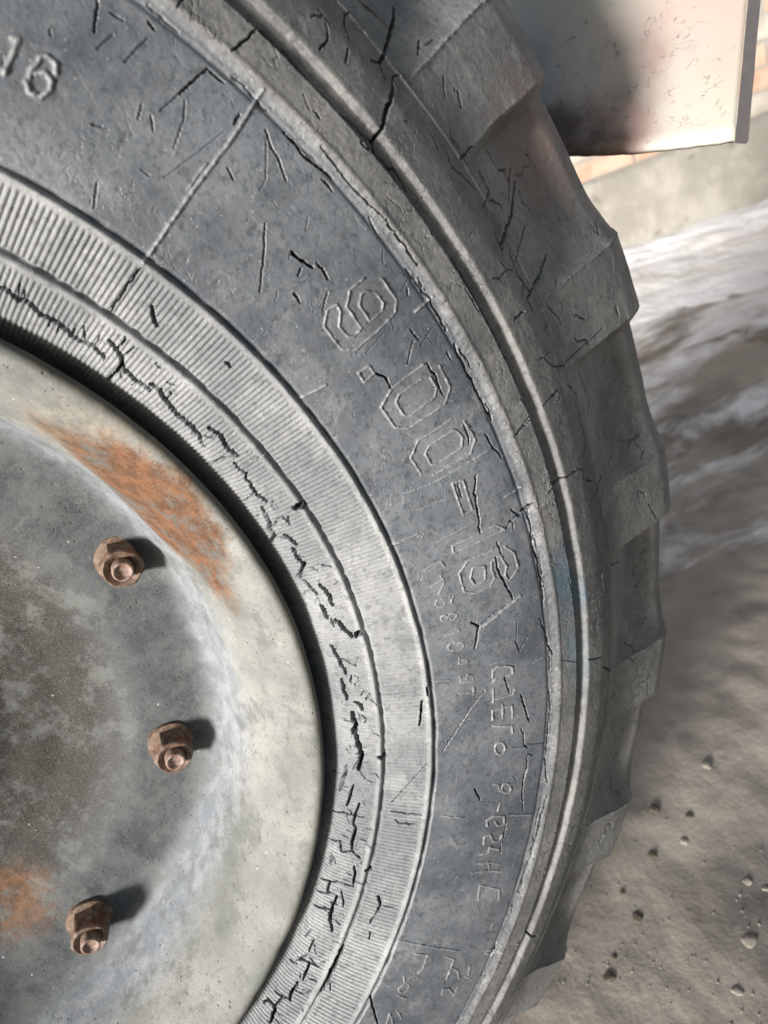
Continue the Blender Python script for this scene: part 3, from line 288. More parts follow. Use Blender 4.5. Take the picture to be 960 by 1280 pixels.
def dig(P, w, depth, seed, torn=True):
    if torn: P = wobble(P, min(.00040, w * (.3 if w > .0007 else .8)), .0014, seed)
    r = stroke_field(P, w + .001)
    if r is None: return
    sl, D, T = r
    taper = 0.60 + 0.40 * np.sin(np.pi * np.clip(T, 0.04, 0.96)) ** 0.6 if torn else 1.0
    nz_ = 1 + 0.28 * vnoise(T * 40 + seed, T * 0, seed % 97)
    hw = (w * 0.5) * taper * nz_ + (0.00017 if w < .0003 else 0.00008)
    c = np.clip(1 - D / hw, 0, 1)
    CR[sl] = np.minimum(CR[sl], -depth * np.clip(c * 3.4, 0, 1))
    LIP[sl] = np.maximum(LIP[sl], 0.00010 * np.exp(-((D - hw - .0002) / .0004) ** 2))
def raise_(P, w, h):
    r = stroke_field(P, w + .001)
    if r is None: return
    sl, D, T = r
    m = np.exp(-(D / (w * 0.52)) ** 4 * 0.7)
    UP[sl] = np.maximum(UP[sl], h * m * (0.8 + 0.35 * vnoise(X2[sl] * 900, Y2[sl] * 900, 77)))
    STK[sl] = np.maximum(STK[sl], m)
CR = np.zeros_like(H); UP = np.zeros_like(H); STK = np.zeros_like(H); LIP = np.zeros_like(H)
glyphs = {}
for i, (k, w, name, P) in enumerate(FEAT):
    Pm = [(R / 1000 * math.cos(math.radians(t)), R / 1000 * math.sin(math.radians(t))) for t, R in P]
    if k == 'k':
        dig(Pm, w * (0.00125 if P[0][1] < 266 else (0.00058 if w > .65 else .00042)), 0.0001 + (0.0095 if P[0][1] < 266 else 0.0060) * min(1, w / 1.0) ** (1.3 if P[0][1] < 266 else 2.4), i)
    else:
        wd = w * 0.00068; big = name.startswith(('digit', 'second digit', 'hyphen', 'square'))
        raise_(wobble(Pm, .00010, .0015, i), wd, (0.00065 if big else 0.00050) + 0.00022 * min(w, 2))
        if name: glyphs.setdefault(name, []).extend(Pm)
# fine random scars and crazing of the aged rubber
for i in range(260):
    t = rng.uniform(-66, 46); R = rng.choice([rng.uniform(.273, .333), rng.uniform(.337, .347), rng.uniform(.359, .425)], p=[.62, .13, .25])
    a = rng.normal(0.95, 0.5) if rng.random() < .75 else rng.uniform(0, math.pi)
    L = rng.uniform(.0008, .0055) * (1 if R < .35 else 0.8)
    x, y = R * math.cos(math.radians(t)), R * math.sin(math.radians(t)); b = a + rng.normal(0, .25)
    P = [(x, y), (x + L * .5 * math.cos(a), y + L * .5 * math.sin(a)), (x + L * .5 * math.cos(a) + L * .5 * math.cos(b), y + L * .5 * math.sin(a) + L * .5 * math.sin(b))]
    if rng.random() < .45: raise_(P, .00040, .00012)
    else: dig(P, .00014, rng.uniform(.0001, .0004), 1000 + i)
for i, (k, w, name, P) in enumerate(FEAT):
    if k != 'k' or w < .8 or P[0][1] > 266: continue
    for q in P[1:-1]:
        if rng.random() < .55:
            x, y = q[1] / 1000 * math.cos(math.radians(q[0])), q[1] / 1000 * math.sin(math.radians(q[0])); b = math.radians(q[0]) + rng.choice([0, math.pi]) + rng.normal(0, .35); B_ = [(x, y)]
            for j in range(rng.integers(2, 5)): b += rng.normal(0, .35); B_.append((B_[-1][0] + .0014 * math.cos(b), B_[-1][1] + .0014 * math.sin(b)))
            dig(B_, rng.uniform(.00025, .0005), rng.uniform(.0012, .003), 7000 + i)
for i in range(80):                  # crazing of the bead rubber
    t = rng.uniform(-62, 30) if rng.random() < .3 else rng.uniform(-62, -5); R = rng.uniform(.2335, .2462); a = math.radians(t) + (rng.normal(0, .25) if rng.random() < .5 else math.pi / 2 + rng.normal(0, .3)); P = [(R * math.cos(math.radians(t)), R * math.sin(math.radians(t)))]
    for j in range(rng.integers(2, 5)): a += rng.normal(0, .4); P.append((P[-1][0] + .0013 * math.cos(a), P[-1][1] + .0013 * math.sin(a)))
    dig(P, rng.uniform(.0002, .0004), rng.uniform(.0006, .0022), 8000 + i)
for i in range(90):                  # branching splits over the shoulder and lugs
    t = rng.uniform(-60, 40); R = rng.uniform(.360, .438); a = math.radians(t) + rng.normal(.9, .7); P = [(R * math.cos(math.radians(t)), R * math.sin(math.radians(t)))]; w = rng.uniform(.00016, .00042)
    for j in range(rng.integers(3, 8)):
        a += rng.normal(0, .55); L = rng.uniform(.0012, .0032); P.append((P[-1][0] + L * math.cos(a), P[-1][1] + L * math.sin(a)))
    dig(P, w, rng.uniform(.0008, .0030), 5000 + i)
    if rng.random() < .6:
        q = P[len(P) // 2]; b = a + rng.choice([-1, 1]) * rng.uniform(.7, 1.4); P2 = [q]
        for j in range(3): b += rng.normal(0, .4); P2.append((P2[-1][0] + .0018 * math.cos(b), P2[-1][1] + .0018 * math.sin(b)))
        dig(P2, w * .8, .0015, 6000 + i)
# cracks crazing along the foot of the shoulder step and the groove
for i in range(70):
    t = rng.uniform(-60, 40); R = rng.choice([RD - .0030, RE - .0084, RF + .002]) + rng.normal(0, .0006); n = rng.integers(3, 7)
    P = []
    for j in range(n):
        tt = t + j * rng.uniform(.25, .6); r2 = R + rng.normal(0, .0004); P.append((r2 * math.cos(math.radians(tt)), r2 * math.sin(math.radians(tt))))
    dig(P, rng.uniform(.0002, .0004), rng.uniform(.0008, .002), 3000 + i)
STK *= (UP > 0.0001)
H = H + UP + LIP * (CR > -0.0002) + CR

V = np.empty((nR, nT, 3))
c_, s_ = np.cos(np.radians(TT)), np.sin(np.radians(TT))
Rd = RR + H * NR[:, None]; Zd = Z0[:, None] + H * NZ[:, None]
V[..., 0] = Rd * c_; V[..., 1] = -Zd; V[..., 2] = Rd * s_
V = V.reshape(-1, 3)
ii, jj = np.meshgrid(np.arange(nR - 1), np.arange(nT - 1), indexing='ij')
a = ii * nT + jj
Q = np.stack([a, a + nT, a + nT + 1, a + 1], -1).reshape(-1, 4)       # outward = +outboard
fR = (RR[:-1, :-1] + RR[1:, :-1]).ravel() / 2; fT = (TT[:-1, :-1] + TT[:-1, 1:]).ravel() / 2
fl = lug_param(fR, fT)
fX = fR * np.cos(np.radians(fT)); fY = fR * np.sin(np.radians(fT))
ftread = np.repeat((LR[:-1] > l_of_R(.380)), nT - 1)
ID = np.zeros(len(Q), int)                     # 0 sidewall
fR_l = fR
ID[fR < RB - .0020] = 1                        # inner ribbed band
ID[(fR >= RB - .0020) & (fR < RB + .0004)] = 2 # ring B
ID[(fR >= RB + .0004) & (fR < RC - .0023)] = 3 # outer ribbed band
ID[(fR >= RC - .0023) & (fR < RC + .0006)] = 4 # ring C
ID[(fR >= RD + .0002) & (fR < RE - .0006)] = 5 # shoulder band and groove
ID[(fR >= RE - .0006) & (fR < RE + .0016)] = 6 # ring E
ID[(fR >= RE + .0016)] = 7                     # shoulder
ID[(fR >= RD - .0024) & (fR < RD + .0002)] = 8 # ring D slope
ID[ftread] = 9                                 # tread voids
lugk = np.floor((fT + 5.4 + 13 * (fR - .38)) / 15.0).astype(int)
inlug = ftread & (fl > 9.4)
for k in np.unique(lugk[inlug]): ID[inlug & (lugk == k)] = 100 + (k + 20)
# lettering: the faces of each moulded character
gid = {}
def hull(pts):
    pts = sorted(set(pts))
    def half(ps):
        h = []
        for p in ps:
            while len(h) >= 2 and (h[-1][0] - h[-2][0]) * (p[1] - h[-2][1]) - (h[-1][1] - h[-2][1]) * (p[0] - h[-2][0]) <= 0: h.pop()
            h.append(p)
        return h
    lo = half(pts); hi = half(pts[::-1]); return lo[:-1] + hi[:-1]
for g, (name, pts) in enumerate(glyphs.items()):
    hp = hull(pts); m = (ID == 0)
    xs = [p[0] for p in hp]; ys = [p[1] for p in hp]; e = .0008
    m &= (fX > min(xs) - e) & (fX < max(xs) + e) & (fY > min(ys) - e) & (fY < max(ys) + e)
    for (p, q_) in zip(hp, hp[1:] + hp[:1]):
        dx, dy = q_[0] - p[0], q_[1] - p[1]; L = math.hypot(dx, dy)
        m &= ((dx * (fY - p[1]) - dy * (fX - p[0])) / L > -e)
    ID[m] = 500 + g; gid[500 + g] = name
names = {0: ('sidewall', 'sidewall'), 1: ('ribbed_band', 'band'), 2: ('raised_ring', 'ring'), 3: ('ribbed_band', 'band'), 4: ('raised_ring', 'ring'),
         5: ('shoulder_band', 'shoulder'), 6: ('raised_ring', 'shoulder'), 7: ('shoulder', 'shoulder'), 8: ('raised_ring', 'ringd'), 9: ('tread_groove', 'lug')}
M['ringd'] = rubber('scuffed_ring_rubber', (0.070, 0.075, 0.082), (0.120, 0.124, 0.130), (0.27, 0.275, 0.275), 0.8, 0.55, 2.2)
tyre = empty('tyre', (0, 0, AX), wheel)
lab = {1: 'inner ribbed band with long ragged cracks', 3: 'wide outer ribbed band', 2: 'thin ring between the ribbed bands', 4: 'pale ring edging the smooth sidewall', 6: 'outermost worn pale ring', 8: 'rough pale step around the sidewall', 5: 'brownish band with a deep groove and blue paint stains'}
AT = {'rubbed': np.clip(STK * (CR > -.0002), 0, 1).ravel(), 'torn': sstep(-CR, .0010, .0022).ravel()}   # rubbed: dust polished into raised strokes; torn: clean black rubber inside open cracks
for k in np.unique(ID):
    F = Q[ID == k]
    if k in names: nm, mt = names[k]
    elif k >= 500: nm, mt = 'raised_character', 'text'
    else: nm, mt = 'tread_lug', 'lug'
    o = quads_obj(nm, V, F, M[mt], tyre, attrs=AT)
    if k in lab: o['label'] = lab[k]
    if k in (1, 3): o['kind'] = 'stuff'
    if k >= 500: o['label'] = 'moulded ' + gid[k]

# the rest of the tyre, all round, with plain lugs
def revolve(name, prof, mat, parent, a0=0, a1=360, n=96, smooth=True):
    prof = np.array(prof); full = (a1 - a0) >= 359.9
    th = np.radians(np.linspace(a0, a1, n + 1))
    P = np.empty((len(prof), n + 1, 3))
    P[..., 0] = prof[:, :1] * np.cos(th); P[..., 1] = -prof[:, 1:2]; P[..., 2] = prof[:, :1] * np.sin(th)
    if full: P[:, -1] = P[:, 0]
    nj = n + 1; i, j = np.meshgrid(np.arange(len(prof) - 1), np.arange(n), indexing='ij'); jn = (j + 1) % n if full else j + 1
    Qr = np.stack([i * nj + j, (i + 1) * nj + j, (i + 1) * nj + jn, i * nj + jn], -1).reshape(-1, 4)
    return quads_obj(name, P.reshape(-1, 3), Qr, mat, parent, smooth)
r2 = np.linspace(0, ls[-1], 260); R2 = np.interp(r2, ls, prs); Z2 = np.interp(r2, ls, pzs); N2R = np.interp(r2, ls, nr); N2Z = np.interp(r2, ls, nz)
t2 = np.arange(52, 290.01, 0.5); t2[-1] = 290
RRb = np.repeat(R2[:, None], len(t2), 1); TTb = np.repeat(t2[None], len(R2), 0)
Hb = relief(RRb, TTb); tb = lug_param(RRb, TTb)
lmb = np.clip(np.where(tb > 8, sstep(tb, 9.4, 10.0), 1 - sstep(tb, .05, 3.65)), 0, 1)
Hb -= (0.0070 * sstep(RRb, .381, .425) - .0028 * sstep(RRb, .445, .468)) * (1 - lmb)
Vb = np.empty(RRb.shape + (3,)); Rb_ = RRb + Hb * N2R[:, None]; Zb_ = Z2[:, None] + Hb * N2Z[:, None]
Vb[..., 0] = Rb_ * np.cos(np.radians(TTb)); Vb[..., 1] = -Zb_; Vb[..., 2] = Rb_ * np.sin(np.radians(TTb))
i_, j_ = np.meshgrid(np.arange(len(R2) - 1), np.arange(len(t2) - 1), indexing='ij'); a = i_ * len(t2) + j_
Qb = np.stack([a, a + len(t2), a + len(t2) + 1, a + 1], -1).reshape(-1, 4)
rmid = ((RRb[:-1, :-1] + RRb[1:, :-1]) / 2).ravel()
mb = rmid < RC
quads_obj('ribbed_band', Vb.reshape(-1, 3), Qb[mb], M['band'], tyre)['kind'] = 'stuff'
quads_obj('sidewall', Vb.reshape(-1, 3), Qb[~mb], M['sidewall'], tyre)
# tread crown and inboard side
zc = -0.120
back = [(r, 2 * zc - z) for r, z in zip(PR[::-1], PZ[::-1])]
revolve('tyre_body', [(.4695, -.105)] + [(.470, zc)] + [(r - .002, z) for r, z in back] + [(.214, -.2)], M['lug'], tyre, n=144)
tv = []; tf = []
for k in range(NL * 2):          # bars across the crown
    side = k % 2; a0 = -5.4 + 15.0 * (k // 2) + (7.5 if side else 0) - 1.2
    if 52 < (a0 % 360) < 290 and k % 1: continue
    y0, y1 = (.060, .150) if not side else (.180, .110)
    b = len(tv)
    for (yy, aa) in ((y0, a0), (y0, a0 - 5), (y1, a0 - 9), (y1, a0 - 5)):
        for rr_ in (.466, .4745 if abs(yy - .12) < .05 else .4725):
            an = math.radians(aa); tv.append((rr_ * math.cos(an), yy, rr_ * math.sin(an)))
    tf += [(b + 1, b + 3, b + 5, b + 7), (b, b + 2, b + 3, b + 1), (b + 2, b + 4, b + 5, b + 3), (b + 4, b + 6, b + 7, b + 5), (b + 6, b, b + 1, b + 7)]
mesh_obj('tread_bars', tv, tf, M['lug'], tyre, False)['kind'] = 'stuff'

# ---- rim
def rim_paint(name, rust_spots, dark=0.0, extra=False, tint=((0.135, 0.148, 0.16), (0.215, 0.225, 0.23))):
    k = NT(name)
    big = k.noise(14, 5, 0.6); mid = k.noise(70, 8, 0.75); fin = k.noise(420, 5, 0.75); br = k.noise(9, 4, 0.6, k.vmap((3, 1, 2)))
    base = k.mix(k.ramp(big, 0.35, 0.65), tuple(x * (1 - dark) for x in tint[0]), tuple(x * (1 - dark) for x in tint[1]))
    c = k.mix(k.ramp(mid, 0.48, 0.75, 0, 0.55), base, tuple(x * (1 - dark) for x in (0.20, 0.21, 0.205)))
    c = k.mix(k.ramp(br, 0.52, 0.68, 0, 0.35), c, tuple(x * (1 - dark) for x in (0.27, 0.255, 0.215)))
    c = k.mix(k.ramp(fin, 0.62, 0.74, 0, 0.5), c, tuple(x * (1 - dark) for x in (0.34, 0.34, 0.33)))
    c = k.mix(k.ramp(fin, 0.44, 0.34, 0, 0.6), c, (0.07, 0.065, 0.055))
    if dark == 0: c = k.mix(k.ramp(k.math('ADD', k.sepy(), k.math('MULTIPLY', k.math('SUBTRACT', big, .5), .03)), .028, .058), c, k.mix(k.ramp(mid, .4, .65), (0.145, 0.160, 0.18), (0.24, 0.252, 0.268)))
    if dark == 0:
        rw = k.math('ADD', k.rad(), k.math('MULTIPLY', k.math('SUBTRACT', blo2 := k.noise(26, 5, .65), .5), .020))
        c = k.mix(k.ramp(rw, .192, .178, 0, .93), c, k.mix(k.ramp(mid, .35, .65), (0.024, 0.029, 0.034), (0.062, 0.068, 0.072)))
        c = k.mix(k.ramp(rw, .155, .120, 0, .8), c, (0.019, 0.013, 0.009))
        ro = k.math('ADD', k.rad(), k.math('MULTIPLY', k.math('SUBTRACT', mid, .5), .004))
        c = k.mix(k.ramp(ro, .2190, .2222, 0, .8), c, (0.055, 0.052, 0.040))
    speck = k.voro(120); c = k.mix(k.math('MULTIPLY', k.ramp(speck, 0.08, 0.04), k.ramp(k.noise(25, 2), .5, .62)), c, tuple(x * (1 - dark) for x in (0.42, 0.41, 0.38)))
    h = k.math('MULTIPLY', fin, 0.6)
    for (p, r0, r1, sc, col, amt) in rust_spots:
        d = k.math('ADD', k.dist(p, sc), k.math('MULTIPLY', k.math('SUBTRACT', k.noise(75, 7, 0.72), 0.5), r1 * 1.0))
        f = k.ramp(d, r1, r0, 0, amt)
        rc = k.mix(k.ramp(k.noise(160, 5, 0.7), 0.35, 0.65), col, tuple(x * 0.45 for x in col))
        rc = k.mix(k.ramp(fin, 0.60, 0.70, 0, .55), rc, (0.15, 0.075, 0.036))
        c = k.mix(f, c, rc); h = k.math('ADD', h, k.math('MULTIPLY', f, k.noise(260, 6, 0.75)))
    blot = k.noise(42, 8, 0.78, k.vmap((5, 3, 8))); c = k.mix(k.ramp(blot, 0.49, 0.62, 0, 0.75), c, tuple(x * (1 - dark) * .9 for x in (0.105, 0.112, 0.108)))
    gr = k.noise(1500, 3, 0.6); c = k.mix(k.ramp(gr, 0.45, 0.62, 0, 0.40), c, tuple(x * (1 - dark) for x in (0.12, 0.115, 0.10)))
    s1 = k.noise(1.0, 4, 0.65, k.vmap(rot=(0.2, 0.7, 0), sc=(900, 900, 45))); c = k.mix(k.ramp(s1, 0.72, 0.78, 0, 0.10), c, tuple(x * (1 - dark) for x in (0.5, 0.5, 0.48)))
    pit = k.math('MULTIPLY', k.ramp(k.voro(210), 0.16, 0.05), k.ramp(k.noise(30, 3), .46, .56)); c = k.mix(k.math('MULTIPLY', pit, .85), c, (0.07, 0.055, 0.045))
    h = k.math('SUBTRACT', k.math('ADD', h, k.math('MULTIPLY', gr, .25)), pit)
    n = k.bump(k.noise(50, 4), 0.45, 0.002); n = k.bump(h, 0.6, 0.0007, n)
    return k.done(c, k.ramp(mid, 0.3, 0.7, 0.6, 0.82), n, 0.22)
RUST = (0.155, 0.066, 0.027)
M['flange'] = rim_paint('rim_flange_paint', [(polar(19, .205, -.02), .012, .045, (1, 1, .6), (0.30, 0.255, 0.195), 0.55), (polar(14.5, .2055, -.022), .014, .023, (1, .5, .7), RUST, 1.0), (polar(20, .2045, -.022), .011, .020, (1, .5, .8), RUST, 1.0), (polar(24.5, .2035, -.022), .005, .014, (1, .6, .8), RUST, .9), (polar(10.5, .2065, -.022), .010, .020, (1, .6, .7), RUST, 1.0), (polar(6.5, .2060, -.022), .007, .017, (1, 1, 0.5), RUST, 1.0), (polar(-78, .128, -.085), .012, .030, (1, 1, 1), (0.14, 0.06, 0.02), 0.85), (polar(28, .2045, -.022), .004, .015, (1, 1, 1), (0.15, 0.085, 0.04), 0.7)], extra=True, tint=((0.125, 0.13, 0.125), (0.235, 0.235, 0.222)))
rim = empty('rim', (0, 0, AX), wheel)
def smooth_prof(pts, step=.0012, k=9):
    p = np.array(pts, float); L = np.concatenate([[0], np.cumsum(np.hypot(*np.diff(p, axis=0).T))]); n = max(8, int(L[-1] / step)); l = np.linspace(0, L[-1], n)
    x = np.interp(l, L, p[:, 0]); y = np.interp(l, L, p[:, 1]); kk = np.hanning(k + 2)[1:-1]; kk /= kk.sum(); pad = k // 2
    x = np.convolve(np.pad(x, pad, mode='reflect', reflect_type='odd'), kk, 'valid'); y = np.convolve(np.pad(y, pad, mode='reflect', reflect_type='odd'), kk, 'valid')
    return list(zip(x, y))
def revolve_rough(name, prof, mat, amp, seed, n=540):
    prof = np.array(prof)[::-1]; th = np.linspace(0, 360, n + 1)
    P = np.empty((len(prof), n + 1, 3)); u = np.radians(th)[None] * .2 + 0 * prof[:, :1]; v = prof[:, :1] - prof[:, 1:2] + 0 * u
    w = th[None] / 360 * 2 * np.pi
    d = amp * (0.6 * np.sin(3 * w + seed) * np.sin(7 * w) + fbm(u * 60 + 7, v * 60 + seed, 4, seed) * np.clip(np.minimum(th, 360 - th) / 3, 0, 1)[None])
    R = prof[:, :1] + d * .4; Z = prof[:, 1:2] + d
    P[..., 0] = R * np.cos(np.radians(th)); P[..., 1] = -Z; P[..., 2] = R * np.sin(np.radians(th)); P[:, -1] = P[:, 0]
    nj = n + 1; i, j = np.meshgrid(np.arange(len(prof) - 1), np.arange(n), indexing='ij')
    Qr = np.stack([i * nj + j, (i + 1) * nj + j, (i + 1) * nj + j + 1, i * nj + j + 1], -1).reshape(-1, 4)
    PP = P.reshape(-1, 3); rf = np.hypot(PP[Qr[:, 0], 0], PP[Qr[:, 0], 2]); dm = (rf < .1775) & (PP[Qr[:, 0], 1] > .07)
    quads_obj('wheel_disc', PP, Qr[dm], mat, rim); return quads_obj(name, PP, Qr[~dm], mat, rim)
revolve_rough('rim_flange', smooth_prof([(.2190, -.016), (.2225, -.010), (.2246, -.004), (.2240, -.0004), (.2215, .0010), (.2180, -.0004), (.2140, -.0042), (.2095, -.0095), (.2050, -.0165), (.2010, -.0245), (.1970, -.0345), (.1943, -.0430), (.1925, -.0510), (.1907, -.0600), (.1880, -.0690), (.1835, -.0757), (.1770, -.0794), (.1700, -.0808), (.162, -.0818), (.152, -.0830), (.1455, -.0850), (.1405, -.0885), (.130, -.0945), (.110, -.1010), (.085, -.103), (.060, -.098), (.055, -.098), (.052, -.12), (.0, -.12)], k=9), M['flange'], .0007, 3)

# ---- wheel nuts
k = NT('rusty_nut'); c = k.mix(k.ramp(k.noise(220, 5, .7), .35, .65), (0.060, 0.030, 0.018), (0.18, 0.125, 0.09)); c = k.mix(k.ramp(k.noise(90, 4), .5, .7), c, (0.10, 0.035, 0.014))
M['nut'] = k.done(c, 0.6, k.bump(k.noise(700, 5, .7), .5, .0004), .4)
k = NT('rusty_stud'); c = k.mix(k.ramp(k.noise(300, 5, .7), .35, .65), (0.23, 0.175, 0.15), (0.13, 0.065, 0.04)); M['stud'] = k.done(c, 0.6, k.bump(k.noise(800, 5, .7), .5, .0003), .4)
def ring_stack(rings, n, close_top=True):
    v = []; f = []
    for z, rad in rings:
        for i in range(n):
            r = rad(i) if callable(rad) else rad
            a = 2 * math.pi * i / n; v.append((r * math.cos(a), -z, r * math.sin(a)))
    for k in range(len(rings) - 1):
        for i in range(n): j = (i + 1) % n; f.append((k * n + i, (k + 1) * n + i, (k + 1) * n + j, k * n + j))
    if close_top: f.append(tuple((len(rings) - 1) * n + i for i in range(n))[::-1])
    return v, f
N = 72
def hexr(r): return lambda i: min(r * math.cos(math.pi / 6) / math.cos(((2 * math.pi * i / N) % (math.pi / 3)) - math.pi / 6), r * 0.985)
nut_rings = [(-.003, .0140), (.0012, .0140), (.0016, .0126), (.0020, hexr(.0120)), (.0140, hexr(.0120)), (.0157, lambda i: min(hexr(.0120)(i), .0115)), (.0167, .0104), (.0171, .0098), (.0163, .0082), (.0155, .0070), (.0145, .0062)]
nv, nf = ring_stack(nut_rings, N)
stud_rings = [(0.004, .0058)] + [(0.0135 + i * .0006, .0058 - (.0003 if i % 2 else 0)) for i in range(12)] + [(.0212, .0056), (.0217, .0050), (.0214, .0042), (.0202, .0036), (.0199, .0010)]
sv_, sf_ = ring_stack(stud_rings, 32)
nut_me = None
for i, (ang, R) in enumerate([(7.0, .1690), (-31.5, .1640), (-71.0, .1655), (47, .1655), (87, .1655), (127, .1655), (167, .1655), (207, .1655), (247, .1655)]):
    if nut_me is None:
        o = mesh_obj('wheel_nut', nv, nf, M['nut'], wheel, False); st = mesh_obj('stud', sv_, sf_, M['stud'], o, True); nut_me, st_me = o.data, st.data
    else:
        o = bpy.data.objects.new('wheel_nut', nut_me); COL.objects.link(o); o.parent = wheel
        st = bpy.data.objects.new('stud', st_me); COL.objects.link(st); st.parent = o
    x, y, z = polar(ang, R, -.0806); o.location = (x, y, z + AX); o.rotation_euler = (0, rnd.uniform(0, 1) if i else 0.35, 0); o.scale = (.87, (.93, .86, .9)[i % 3], .87)

# ================================================================== GROUND
k = NT('muddy_ground')
pale = k.noise(2.6, 6, .62, dist=.6); mid = k.noise(16, 7, .68); fin = k.noise(120, 6, .7)
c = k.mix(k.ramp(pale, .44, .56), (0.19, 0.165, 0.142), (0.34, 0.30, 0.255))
for (p, r0, r1, col, amt) in [((.46, .22, 0), .12, .24, (0.32, .285, .24), .8), ((.30, .02, 0), .03, .13, (0.34, .305, .26), .9), ((.47, .02, 0), .03, .09, (0.16, .143, .13), .9), ((.66, .30, 0), .12, .28, (0.32, .275, .235), .8)]:  # clay and damp soil patches; colour lightened to offset the tyre's cast shadow
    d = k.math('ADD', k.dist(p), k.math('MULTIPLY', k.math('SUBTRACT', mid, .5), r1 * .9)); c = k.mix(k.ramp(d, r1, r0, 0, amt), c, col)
c = k.mix(k.ramp(mid, .55, .75, 0, .5), c, (0.12, 0.10, 0.083)); c = k.mix(k.ramp(fin, .55, .75, 0, .5), c, (0.32, .285, .24))
c = k.mix(k.ramp(k.voro(95), .16, .08, 0, .5), c, (0.36, .33, .29))
# grey slush and trodden snow melting into the mud towards the wall
sx = k.t.nodes.new('ShaderNodeVectorMath'); sx.operation = 'DOT_PRODUCT'; k.t.links.new(k.tc, sx.inputs[0]); sx.inputs[1].default_value = (0.559, 0.829, 0)
dw = k.math('SUBTRACT', 3.11, sx.outputs['Value'])
sn = k.noise(2.2, 7, .66, k.vmap(rot=(0, 0, .6), sc=(1, 2.6, 1)), dist=.5)
sm = k.ramp(k.math('SUBTRACT', sn, k.math('MULTIPLY', dw, .115)), .24, .40, 0, .92)
c = k.mix(sm, c, k.mix(k.ramp(mid, .4, .7), (0.88, .87, .87), (0.60, .57, .53)))
n = k.bump(mid, .3, .008); n = k.bump(fin, .4, .0015, n)
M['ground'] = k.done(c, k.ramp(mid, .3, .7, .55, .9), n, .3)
def ground_z(x, y):
    z = 0.010 * mn.noise((x * 3.1, y * 3.1, 2.0)) + (0.004 + .006 * min(1, max(0, x - .5))) * mn.noise((x * 11, y * 11, 5.0)) + (0.0016 + .004 * min(1, max(0, x - .5))) * mn.noise((x * 34, y * 34, 9.0)) + 0.0007 * mn.noise((x * 90, y * 90, 1.0))
    return z - 0.006
def axis_steps(a0, a1, fine0, fine1, st, growth=1.35):
    xs = list(np.arange(fine0, fine1, st)); s = st; x = fine0
    while x > a0: s *= growth; x -= s; xs.insert(0, x)
    s = st; x = xs[-1]
    while x < a1: s *= growth; x += s; xs.append(x)
    return xs
gx = axis_steps(-40, 40, .15, 1.3, .006); gy = axis_steps(-40, 40, -.15, .9, .006)
gv = [(x, y, ground_z(x, y)) for x in gx for y in gy]; ny = len(gy)
gf = [(i * ny + j, (i + 1) * ny + j, (i + 1) * ny + j + 1, i * ny + j + 1) for i in range(len(gx) - 1) for j in range(ny - 1)]
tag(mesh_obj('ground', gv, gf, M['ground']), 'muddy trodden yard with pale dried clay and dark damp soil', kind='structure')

# snow lying between the mud and the wall
k = NT('snow'); c = k.mix(k.ramp(k.noise(3, 5), .4, .65), (0.90, 0.90, 0.92), (0.72, 0.70, 0.66)); M['snow'] = k.done(c, .6, k.bump(k.noise(25, 6, .6), .5, .02), .3)
wa = Vector((2.345, 2.169)); wd = Vector((0.829, -0.559)); wn = Vector((-0.559, -0.829))      # wall line, its direction, its face normal
def snow_sheet(name, u0, u1, d0, d1, thr, seed, label, hmax):
    st = .035; nu = int((u1 - u0) / st); nv = int((d1 - d0) / st); idx = {}; v = []; f = []; H = {}
    for i in range(nu + 1):
        for j in range(nv + 1):
            u = u0 + i * st; d = d0 + j * st
            e = min(u - u0, u1 - u, (d1 - d) * 1.2) if d0 < 0.05 else min(u - u0, u1 - u, (d1 - d) * 1.2, (d - d0) * 1.2)
            s = mn.fractal((u * 1.3 + seed, d * 3.2, seed * 1.7), 1.0, 2.0, 5) * .55 + min(e * 2.2, .9) - thr
            H[i, j] = (u, d, s)
    for (i, j), (u, d, s) in H.items():
        p = wa + wd * u + wn * d; z = ground_z(p.x, p.y) - .004 + hmax * (1 - math.exp(-max(s, 0) * 3)) if s > 0 else ground_z(p.x, p.y) - .012
        idx[i, j] = len(v); v.append((p.x, p.y, z))
    for i in range(nu):
        for j in range(nv):
            if max(H[i, j][2], H[i + 1, j][2], H[i, j + 1][2], H[i + 1, j + 1][2]) > 0: f.append((idx[i, j], idx[i, j + 1], idx[i + 1, j + 1], idx[i + 1, j]))
    return tag(mesh_obj(name, v, f, M['snow']), label, kind='stuff')
snow_sheet('snow', -3.0, 3.4, .02, 1.25, .38, 3.0, 'bright trodden snow along the foot of the wall', .018)

# ------------------------------------------------------------------ wall
k = NT('brick'); c = k.mix(k.ramp(k.noise(9, 5, .6), .4, .6), (0.30, 0.185, 0.13), (0.34, 0.25, 0.19)); M['brick'] = k.done(c, .85, k.bump(k.noise(60, 5), .5, .004), .2)
k = NT('pale_brick'); c = k.mix(k.ramp(k.noise(12, 5, .6), .4, .6), (0.24, 0.215, 0.18), (0.30, 0.275, 0.24)); M['brick2'] = k.done(c, .85, k.bump(k.noise(60, 5), .5, .004), .2)
k = NT('mortar'); M['mortar'] = k.done(k.mix(k.noise(20, 5), (0.20, .185, .165), (0.27, .25, .225)), .9, k.bump(k.noise(80, 5), .6, .004), .2)
k = NT('plinth_concrete'); c = k.mix(k.ramp(k.noise(5, 6, .65), .4, .65), (0.17, 0.158, 0.138), (0.24, 0.225, 0.20)); c = k.mix(k.ramp(k.noise(14, 4), .6, .75), c, (0.11, .10, .085)); M['plinth'] = k.done(c, .85, k.bump(k.noise(18, 6), .6, .012), .2)
ang = math.atan2(wd.y, wd.x)
wall = empty('brick_wall', (wa.x, wa.y, 0)); wall.rotation_euler = (0, 0, ang)
